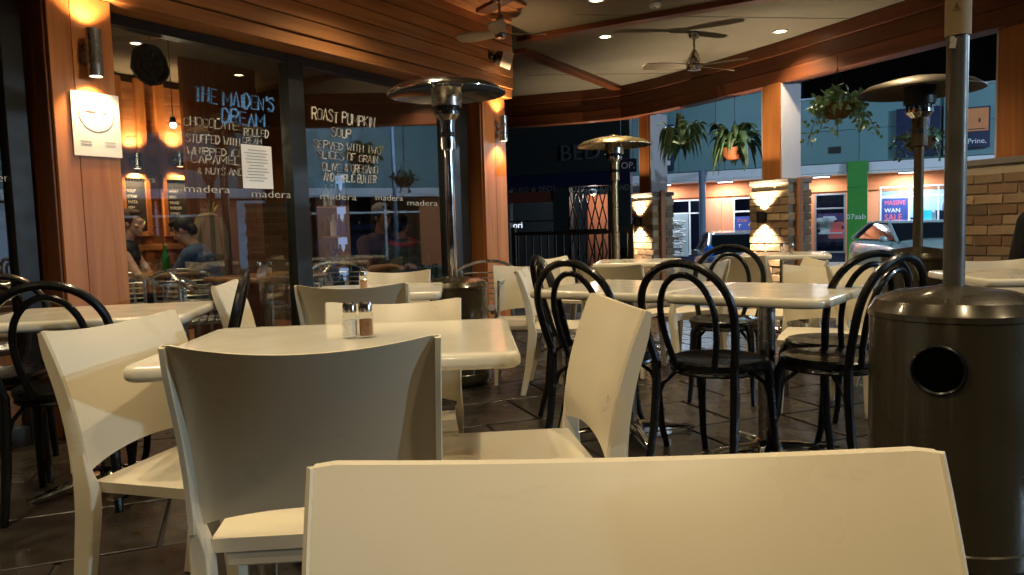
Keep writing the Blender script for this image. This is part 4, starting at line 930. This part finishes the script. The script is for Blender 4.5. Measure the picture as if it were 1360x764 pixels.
t=thing('pendant_light','small warm light inside the lattice gate','light',BF.w((xB+xC)/2,.5,zA-.15),BF.a); MB().lathe([(.08,-.06),(.10,.02),(.02,.06)],16).build('shade',WHITE,t); MB().ell((0,0,-.05),(.05,.05,.05)).build('bulb',mat('pend_bulb',(1,.8,.6),.5,emit=6,ecol=(1,.7,.5)),t); point('pendant_glow',(0,0,-.14),16,(1,.75,.6),.06,t)
a=at(833,220,12.5); t=thing('hanging_sign','small black hanging sign reading OP beside the corner post','sign',(a.x,a.y,a.z),R(-19)); MB().box((0,0,0),(.32,.04,.22)).build('panel',NAVY,t,bevel=.004); text('lettering','OP,',.15,(-.10,-.024,-.05),0,WHITE,t,.002); MB().tube([(-.1,0,.11),(-.1,0,2.9-a.z)],.006,6).tube([(.1,0,.11),(.1,0,2.9-a.z)],.006,6).build('hanger',DARKM,t)
# low black rail fence at the back edge of the deck
t=thing('rail_fence','low black rail fence between the columns at the back of the deck','fence',(.05,11.2,0),R(-19))
L_=1.75
for z in(.10,.95): MB().box((L_/2,0,z),(L_,.04,.05)).build('rail',BLK,t)
for i in range(15): bx('slat',(.06+i*.116,0,.525),(.02,.03,.80),BLK,t,0,.002)
for x_ in(0,L_): MB().box((x_,0,.52),(.06,.06,1.06)).build('fence_post',BLK,t)

#------------------------------------------------------------------ cars
CARP=mat('car_paint_pale',(.55,.66,.66),.22,.25,coat=1,var=.03); CARW=mat('car_paint_white',(.7,.72,.74),.25,coat=1,var=.03)
CARG=mat('car_window',(.012,.016,.02),.06,var=0,rv=0); TYRE=mat('tyre',(.015,.015,.015),.8); HEADL=mat('headlamp',(.6,.65,.68),.08,.4)
def car(x,y,rz,label,paint):
    """front faces local -Y; lofted body"""
    t=thing('parked_car',label,'car',(x,y,-.45),rz)
    # stations y, half width, sill z, belt z, hood/deck z (body without cabin)
    st=[(-2.05,.55,.34,.50,.56),(-2.0,.72,.24,.55,.66),(-1.86,.82,.20,.62,.76),(-1.5,.87,.19,.76,.93),(-1.0,.885,.19,.85,1.0),(-.7,.89,.19,.88,1.02),(.4,.90,.19,.89,1.0),(1.4,.89,.20,.91,1.0),(1.85,.86,.22,.88,.98),(2.0,.78,.30,.75,.90)]
    def ring(s):
        y,w_,a,b,c=s; return [(-w_*.86,y,a),(-w_,y,a+.14),(-w_*1.0,y,(a+b)/2),(-w_*.985,y,b),(-w_*.86,y,c-.012),(-w_*.45,y,c+.015),(0,y,c+.022),(w_*.45,y,c+.015),(w_*.86,y,c-.012),(w_*.985,y,b),(w_,y,(a+b)/2),(w_,y,a+.14),(w_*.86,y,a)]
    m=MB(); rs=[ring(s) for s in st]; n=13; vs=[p for r in rs for p in r]
    fs_=[(i*n+k,i*n+(k+1)%n,(i+1)*n+(k+1)%n,(i+1)*n+k) for i in range(len(st)-1) for k in range(n)]
    fs_+= [tuple(range(n-1,-1,-1)),tuple((len(st)-1)*n+k for k in range(n))]
    m.add(vs,fs_,True); b=m.build('body',paint,t,sharp=50); b.modifiers.new('smooth','SUBSURF').levels=1; b.modifiers[-1].render_levels=1
    # cabin glass and roof
    cab=[(-.95,.78,.99),(-.25,.66,1.34),(.9,.64,1.37),(1.75,.74,1.0)]
    m=MB(); vs=[]
    for y,w_,z in cab: vs+=[(-w_,y,z),(w_,y,z)]
    lo=[(-.80,-.95,.96),(.80,-.95,.96),(-.82,1.75,.96),(.82,1.75,.96)]
    m.add(vs,[(0,1,3,2),(2,3,5,4),(4,5,7,6),(0,2,4,6),(1,7,5,3)]); m.build('window_glass',CARG,t,bevel=.03,seg=2)
    m=MB(); m.add([(-.665,-.27,1.345),(.665,-.27,1.345),(.645,.92,1.375),(-.645,.92,1.375),(-.62,-.2,1.39),(.62,-.2,1.39),(.60,.85,1.41),(-.60,.85,1.41)],[(3,2,1,0),(4,5,6,7),(0,1,5,4),(1,2,6,5),(2,3,7,6),(3,0,4,7)]); m.build('roof',paint,t,bevel=.03,seg=3)
    for s in(-1,1):
        MB().tube([(s*.79,-.98,.97),(s*.68,-.26,1.35)],.035,8,flat=.7).build('pillar',paint,t); MB().tube([(s*.66,.9,1.37),(s*.77,1.76,.99)],.05,8,flat=.7).build('pillar',paint,t)
        MB().ell((s*.98,-.72,1.02),(.09,.05,.07)).box((s*.90,-.72,.99),(.12,.03,.03)).build('wing_mirror',paint,t)
        MB().ell((s*.60,-1.955,.62),(.17,.07,.075)).build('headlight',HEADL,t)
        for yy in(-1.3,1.3):
            Mw=Matrix.Rotation(PI/2,4,'Y'); wl=MB().lathe([(.2,-.1),(.30,-.1),(.32,-.06),(.32,.06),(.30,.1),(.2,.1)],28,(s*.80,yy,.32),Mw).build('wheel',TYRE,t,sharp=30); MB().lathe([(.0001,-.08),(.2,-.095),(.2,.095),(.0001,.08)],20,(s*.80,yy,.32),Mw).build('rim',ALU,wl,sharp=30)
    MB().box((0,-2.045,.52),(.78,.05,.085)).build('grille',BLK,t,bevel=.01); MB().box((0,-2.03,.36),(1.1,.05,.10)).build('lower_grille',BLK,t,bevel=.01); MB().box((0,-2.075,.43),(.37,.012,.11)).build('number_plate',WHITE,t,bevel=.004)
    MB().ell((0,-2.07,.545),(.045,.012,.03)).build('badge',CHROME,t)
    return t
car(8.95,16.6,R(-6),'pale green hatchback parked facing us in front of the sale shop',CARP)
c2_=car(4.32,13.9,R(-10),'white roofed dark windowed car partly behind the middle brick pier',CARW); c2_.scale=(.95,1,.93)

#------------------------------------------------------------------ plants
FERN=mat('fern_green',(.09,.19,.10),.5,var=.35,scale=12,rand=.35); FERN2=mat('pale_fern',(.18,.27,.16),.5,var=.3,scale=12,rand=.3)
LEAFP=mat('pothos_leaf',(.27,.42,.19),.45,var=.35,scale=20); LEAFB=mat('pothos_leaf_blue',(.2,.36,.25),.45,var=.3,scale=20); TERRA=mat('terracotta',(.32,.10,.04),.75,var=.15); COIR=mat('coir_basket',(.14,.075,.03),.95,var=.3,scale=40,bump=.6)
def hang(t,ztop,r,z0):
    for k in range(3):
        a=2*PI*k/3; MB().tube([(r*math.cos(a),r*math.sin(a),z0),(0,0,z0+.34)],.003,5).build('chain',DARKM,t)
    MB().tube([(0,0,z0+.34),(0,0,ztop)],.003,5).build('wire',DARKM,t)
def frond(t,az,L,up,droop,wd,mt):
    m=MB(); n=9; ca,sa=math.cos(az),math.sin(az); tw=random.uniform(-.5,.5); lob=random.uniform(.6,1.1)
    def P(u,v):
        r=L*(u*(1-.28*u)); z=up*math.sin(u*PI*.62)*1.0-droop*u**2.1
        w_=wd*math.sin(PI*min(1,u*.93+.07))**.7*(1+.25*math.sin(u*9*lob)); s=(v-.5)*2
        x=r; y=s*w_; return (.02*ca+x*ca-y*sa,.02*sa+x*sa+y*ca,z-abs(s)*w_*.35+s*w_*tw)
    m.grid(P,n,2,True); o=m.build('frond',mt,t,sharp=180); sm=o.modifiers.new('thick','SOLIDIFY'); sm.thickness=.003
def fern(px,py,Y,label,n,sz,basket=True,ztop=2.56):
    a=at(px,py,Y); t=thing('hanging_fern',label,'hanging plant',a,0,'potted plants hanging along the beam')
    if basket: MB().lathe([(.0001,-.12),(.09,-.11),(.15,-.05),(.17,.03),(.155,.03),(.13,-.03),(.0001,-.02)],22).build('pot',TERRA,t,sharp=40)
    hang(t,ztop-a.z,.15,.02)
    for k in range(n):
        az=2*PI*k/n*2.4+random.uniform(-.3,.3); f=random.random()
        frond(t,az,sz*random.uniform(.75,1.15),sz*random.uniform(.45,1.0),sz*(1.25*f+.05),sz*random.uniform(.085,.17),FERN if random.random()<.72 else FERN2)
    return t
random.seed(11)
fern(905,190,9.9,'dark hanging fern with strap leaves, left of the pair by the corner post',62,.40,False)
fern(976,200,9.3,'hanging fern spilling from a terracotta pot, right of the pair',56,.42)
def trail(px,py,Y,label,vines,n0,sz,ztop,seed=0):
    random.seed(40+seed); a=at(px,py,Y); t=thing('hanging_pothos',label,'hanging plant',a,0,'potted plants hanging along the beam')
    MB().lathe([(.0001,-.12),(.08,-.11),(.14,-.06),(.17,.02),(.15,.02),(.0001,-.01)],22).build('basket',COIR,t); hang(t,ztop-a.z,.15,.02)
    for mt,part in((LEAFP,0),(LEAFB,1)):
        m=MB(); 
        def leaf(p,s):
            d=Vector((random.gauss(0,1),random.gauss(0,1),random.gauss(-.5,.7))).normalized(); u=d.cross(Vector((random.gauss(0,1),random.gauss(0,1),random.gauss(0,1)))).normalized(); nn=d.cross(u)
            p=Vector(p); m.add([p,p+d*s*.4+u*s*.42,p+d*s*.8+u*s*.28,p+d*s*1.15,p+d*s*.8-u*s*.28,p+d*s*.4-u*s*.42,p+d*s*.45+nn*s*.1],[(0,1,6),(1,2,6),(2,3,6),(3,4,6),(4,5,6),(5,0,6)])
        for k in range(n0):
            az=random.uniform(0,2*PI); r=.22*math.sqrt(random.random()); leaf((r*math.cos(az),r*math.sin(az),.02+.16*(1-(r/.24)**2)*random.random()+random.uniform(-.05,.05)),sz*random.uniform(.6,1.2))
        for (dx,dy,dz,nl) in vines:
            sd=random.uniform(-.03,.03)
            for i in range(nl):
                f=(i+random.random())/nl; leaf((dx*f**.7+sd+random.uniform(-.04,.04),dy*f**.7+random.uniform(-.04,.04),.06*math.sin(f*PI)+dz*f**1.6+random.uniform(-.02,.02)),sz*random.uniform(.6,1.1)*(1.1-.4*f))
        o=m.build('foliage',mt,t); o['kind']='stuff'; sm=o.modifiers.new('thick','SOLIDIFY'); sm.thickness=.002
    m=MB()
    for (dx,dy,dz,nl) in vines: m.tube([(dx*f**.7,dy*f**.7,.06*math.sin(f*PI)+dz*f**1.6) for f in [k/8 for k in range(1,9)]],.004,5)
    o=m.build('stems',FERN,t); o['kind']='stuff'
    return t
trail(1112,142,7.2,'leafy hanging plant with pale trailing vines in a coir basket',[(-.26,.05,-.34,16),(-.2,-.1,-.22,12),(.22,0,-.22,14),(.36,-.05,-.28,18),(.3,.1,-.2,12),(.12,-.2,-.25,9),(-.06,-.15,-.3,7)],85,.078,2.56)
trail(1222,186,8.2,'hanging plant half hidden behind the dark bronze heater',[(-.22,0,-.2,12),(.22,0,-.22,12),(.3,.1,-.1,8),(-.3,.05,-.08,8)],24,.075,2.56,3)
HEDGE=mat('hedge_leaf',(.035,.09,.035),.5,var=.4,scale=14)
random.seed(5); m=MB()
a=RF.w(.45,.62); b=RF.w(2.35,.62)
for k in range(2600):
    f=random.random(); p=a.lerp(b,f)+RF.v*random.uniform(-.16,.16); z=-.2+(.62+.1*math.sin(f*17)+.05*math.sin(f*47))*random.random()**.6; p.z=z
    d=Vector((random.gauss(0,1),random.gauss(0,1),random.gauss(.4,.8))).normalized(); u=d.cross(Vector((random.gauss(0,1),random.gauss(0,1),1))).normalized(); s=.05*random.uniform(.6,1.2)
    m.add([p,p+d*s*.6+u*s*.4,p+d*s*1.2,p+d*s*.6-u*s*.4],[(0,1,2,3)])
hd=thing('hedge_planter','low green hedge in a dark trough outside the deck near the middle pier','hedge',(0,0,0))
o=m.build('foliage',HEDGE,hd); o['kind']='stuff'
q=(a+b)/2; bx('trough',(q.x,q.y,-.26),((b-a).length,.38,.4),DK,hd,RF.a,.01)
a=at(942,333,13); t=thing('balloon','small round blue balloon beside the slim post','balloon',a,0); MB().ell((0,0,0),(.085,.085,.10)).build('skin',mat('balloon_blue',(.02,.15,.7),.25,emit=.15,ecol=(.02,.2,.9)),t); MB().tube([(0,0,-.10),(.01,0,-.5),(0,.02,-a.z-.44)],.002,4).build('string',WHITE,t)

# ================================================================== people
HAIRD=mat('dark_hair',(.015,.012,.010),.6,var=.3,scale=60); HAIRB=mat('brown_hair',(.07,.028,.014),.6,var=.3,scale=60)
def limb(m,pts,rs,n=12):
    m.tube(pts,rs,n)
    for p,r in zip(pts,rs): m.ell(p,(r,r,r),10,8)
def person(loc,face,label,top,trouser,hair,lean=.1,head_down=.1,head_turn=0,arms='table',sleeve=.5,cap=None,bun=False,collar=None,skin=SKIN,vest=False):
    """seated person; local +Y is the way they face, seat at z 0.46"""
    t=thing('person',label,'person',loc,deg(face))
    B=MB(); hp=Vector((0,0,.54)); sh=Vector((0,math.sin(lean)*.50,.54+.50*math.cos(lean))); mid=hp.lerp(sh,.5)
    def torso(m,e):
        for f,rx,ry in((0,.165,.125),(.2,.155,.115),(.4,.15,.112),(.6,.165,.118),(.8,.18,.115),(.93,.15,.095)):
            p=hp.lerp(sh,f); m.ell(p,(rx+e,ry+e,.085+e),16,10)
        for s in(-1,1): m.ell(sh+Vector((s*.155,0,-.045)),(.07+e,.065+e,.065+e),12,8)
    torso(B,0)
    nk=sh+Vector((0,.01,.04)); hc=nk+Vector((0,.045+.08*head_down,.155-.03*head_down))
    limb(B,[sh+Vector((0,0,-.02)),nk,hc+Vector((0,-.02,-.07))],[.075,.056,.054])
    HM=(Matrix.Rotation(head_turn,4,'Z')@Matrix.Rotation(-head_down,4,'X'))
    def H(x,y,z): return hc+HM@Vector((x,y,z))
    def E(m,c,r): m.ell(H(*c),r,14,10,HM)
    E(B,(0,-.012,.028),(.074,.094,.092)); E(B,(0,.026,-.045),(.056,.062,.062)); E(B,(0,.056,-.088),(.028,.026,.022)); E(B,(0,.094,-.018),(.014,.02,.024)); E(B,(0,.083,.03),(.052,.016,.012)); E(B,(0,.078,-.056),(.025,.014,.008)); E(B,(0,.080,-.068),(.022,.013,.007))
    for s in(-1,1): E(B,(s*.075,-.01,-.005),(.011,.021,.031)); E(B,(s*.042,.058,-.02),(.022,.022,.018))
    # legs
    Lg=MB()
    for s in(-1,1):
        kn=Vector((s*.13,.45,.49)); an=Vector((s*.13,.42,.09))
        limb(B,[hp+Vector((s*.09,0,-.01)),kn],[.085,.058]); limb(B,[kn,kn.lerp(an,.35),an],[.056,.054,.038]); B.ell((s*.13,.49,.035),(.042,.11,.035),12,8)
        limb(Lg,[hp+Vector((s*.09,-.01,-.01)),kn],[.097,.07]); limb(Lg,[kn,kn.lerp(an,.4),an],[.068,.064,.054])
    # arms and hands
    Sl=MB(); torso(Sl,.012)
    for s in(-1,1):
        S0=sh+Vector((s*.185,0,-.05))
        if arms=='table': e=S0+Vector((s*.05,.14,-.25)); wr=Vector((s*.10,.42,.77)); hd_=Vector((-s*.25,.95,-.02))
        elif arms=='chin' and s>0: e=Vector((.17,.36,.78)); wr=H(.05,.09,-.16); hd_=Vector((-.1,-.15,1))
        elif arms=='chin': e=S0+Vector((s*.03,.16,-.25)); wr=Vector((s*.02,.44,.78)); hd_=Vector((-s*.6,.8,0))
        else: e=S0+Vector((s*.06,-.02,-.27)); wr=Vector((s*.16,.26,.60)); hd_=Vector((-s*.2,.95,-.1))
        limb(B,[S0,S0.lerp(e,.5),e],[.052,.046,.040]); limb(B,[e,e.lerp(wr,.3),wr],[.040,.040,.027])
        hd_.normalize(); side=hd_.cross(Vector((0,0,1))); side=side.normalized() if side.length>.1 else Vector((1,0,0)); up=side.cross(hd_)
        pc=wr+hd_*.05; Mr=Matrix((side,hd_,up)).transposed().to_4x4(); B.ell(pc,(.041,.055,.017),12,8,Mr)
        for k in range(4):
            f0=pc+side*((k-1.5)*.0205)+hd_*.045; l=(.066,.076,.07,.055)[k]; limb(B,[f0,f0+hd_*l*.5-up*.006,f0+hd_*l*.82-up*.028],[.0095,.0088,.0075],8)
        th=pc-side*s*.036-hd_*.015; limb(B,[th,th+hd_*.03-side*s*.02-up*.006,th+hd_*.058-side*s*.024-up*.016],[.012,.0105,.009],8)
        if not vest:
            q=e if sleeve<=.5 else e.lerp(wr,(sleeve-.5)*2*.95); pts=[S0,S0.lerp(e,.5),S0.lerp(e,min(1,sleeve*2)*.96)]; limb(Sl,pts,[.068,.062,.056])
            if sleeve>.5: limb(Sl,[e,q],[.053,.042])
    def vox(o,sz,k=2):
        r=o.modifiers.new('remesh','REMESH'); r.mode='VOXEL'; r.voxel_size=sz; r.use_smooth_shade=True; s=o.modifiers.new('relax','SMOOTH'); s.iterations=k; s.factor=.5
    vox(B.build('body',skin,t),.0075,3); vox(Sl.build('top',top,t),.010,4); vox(Lg.build('trousers',trouser,t),.012,3)
    EYE=mat('eye_white',(.7,.68,.65),.2); IR=mat('iris',(.03,.02,.015),.2)
    for s in(-1,1):
        e=MB(); E(e,(s*.031,.078,.012),(.012,.009,.008)); eo=e.build('eye',EYE,t); e=MB(); E(e,(s*.031,.085,.012),(.005,.004,.005)); e.build('iris',IR,eo)
    hm=MB(); E(hm,(0,-.03,.045),(.084,.093,.09)); E(hm,(0,.022,.095),(.066,.06,.035)); E(hm,(0,-.075,-.02),(.066,.045,.07))
    for s in(-1,1): E(hm,(s*.066,-.02,.03),(.018,.06,.05))
    if bun: E(hm,(0,-.13,.10),(.045,.045,.045)); E(hm,(0,-.10,-.03),(.05,.035,.07))
    vox(hm.build('hair',hair,t),.008,2)
    if cap:
        cm=MB(); E(cm,(0,-.02,.075),(.09,.10,.072)); E(cm,(0,.11,.06),(.06,.07,.010)); vox(cm.build('cap',cap,t),.007,2)
    if collar: vox((lambda c:(c.tube([sh+Vector((.12*math.cos(q),.0+.10*math.sin(q),.02+.025*math.sin(q))) for q in [2*PI*k/20 for k in range(20)]],.032,8,True),c)[1])(MB()).build('collar',collar,t),.01,2)
    return t
BLKC=mat('black_cloth',(.012,.012,.014),.85,bump=.3,bscale=120); NAVYC=mat('navy_cloth',(.035,.06,.12),.85,bump=.3,bscale=120); OLIVE=mat('olive_cloth',(.06,.085,.06),.9,bump=.4,bscale=60); REDC=mat('red_cloth',(.5,.05,.035),.85); DENIM=mat('denim',(.03,.04,.07),.85); GREYC=mat('grey_cap',(.35,.33,.34),.85); PLUM=mat('plum_cloth',(.08,.03,.035),.85)
DSK=mat('tan_skin',(.36,.17,.09),.5,var=.08,scale=30)
x,y=cw(176,6.75); x-=.12;person((x,y,-.05),15,'person in a black sleeveless top with tied brown hair looking right inside',BLKC,DENIM,HAIRB,.12,.05,-.25,'table',bun=True,vest=True)
x,y=cw(290,6.85); person((x,y,-.07),183,'person with dark hair in a navy shirt leaning over the table inside',NAVYC,DENIM,HAIRD,.42,.55,0,'chin')
x,y=cw(500,7.4); person((x,y,-.05),-50,'person in a pale cap and plum top seated inside the right pane',PLUM,DENIM,HAIRD,.15,.1,.3,'table',cap=GREYC,skin=DSK)
x,y=cw(540,7.2); person((x,y,-.1),110,'person in a green coat with red collar, back turned, inside the right pane',OLIVE,DENIM,HAIRD,.35,.3,-.6,'lap',sleeve=1,collar=REDC)
person((3.36,4.55,0),-130,'person in black at the right edge, half out of view before the bricks',BLKC,DENIM,HAIRD,.1,.1,0,'lap',sleeve=1)
# things on the diners' table, coat, far glass bottles
BOT=mat('green_bottle',(.02,.2,.04),.08)
t=thing('bottle','green glass bottle on the diners table','bottle',(TP[0]-.02,TP[1],.741)); MB().lathe([(.032,0),(.034,.01),(.034,.14),(.014,.19),(.012,.25),(.014,.252)],18).build('glass',BOT,t,sharp=30); MB().lathe([(.0155,.232),(.0155,.256),(.0001,.257)],14).build('cap',GOLD,t)
GC=glass('tumbler_glass',(.93,.95,.95),1.5,.06)
for i,(dx,dy,lb) in enumerate(((.12,-.06,'clear tumbler beside the green bottle'),(.2,.08,'clear tumbler in front of the seated man'),(-.14,.08,'clear tumbler in front of the seated woman'))):
    t=thing('tumbler',lb,'glass',(TP[0]+dx,TP[1]+dy,.741)); MB().lathe([(.0001,0),(.028,.001),(.034,.11),(.032,.11),(.026,.008),(.0001,.006)],18).build('glass',GC,t,sharp=30)
t=thing('bowl','dark bowl on the diners table','bowl',(TP[0]+.05,TP[1]+.12,.741)); MB().lathe([(.04,0),(.08,.05),(.085,.055),(.078,.05),(.04,.008),(.0001,.006)],22).build('shell',DARKM,t,sharp=40); MB().ell((0,0,.03),(.06,.06,.02)).build('food',mat('food_brown',(.25,.12,.05),.7,var=.4,scale=60,bump=.6),t)
s,z=CF.px(284,325,2.35); BEI=mat('beige_coat_cloth',(.22,.15,.08),.9,bump=.5,bscale=50); t=cthing('hanging_coat','beige coat hanging on the dark screen inside','coat',s,2.42,z)
m=MB()
def coat(u,v):
    a=2*PI*u; wv=.11+.06*v+.012*math.sin(a*5)*v; return (wv*math.cos(a),.055*math.sin(a)*(1+.2*math.sin(a*7)*v)-.0,.27-.62*v)
m.grid(coat,36,10,True); m.build('cloth',BEI,t,sharp=180); MB().tube([(.10,-.02,.25),(.15,-.03,.1),(.155,-.03,-.15)],[.045,.045,.04],10).build('sleeve',BEI,t); MB().tube([(-.10,-.02,.25),(-.15,-.03,.1),(-.155,-.03,-.15)],[.045,.045,.04],10).build('sleeve',BEI,t); MB().ell((0,-.01,.28),(.11,.05,.03)).build('collar',BEI,t); MB().tube([(0,.06,.34),(0,0,.33),(0,-.01,.28)],.006,6).build('hook',CHROME,t)
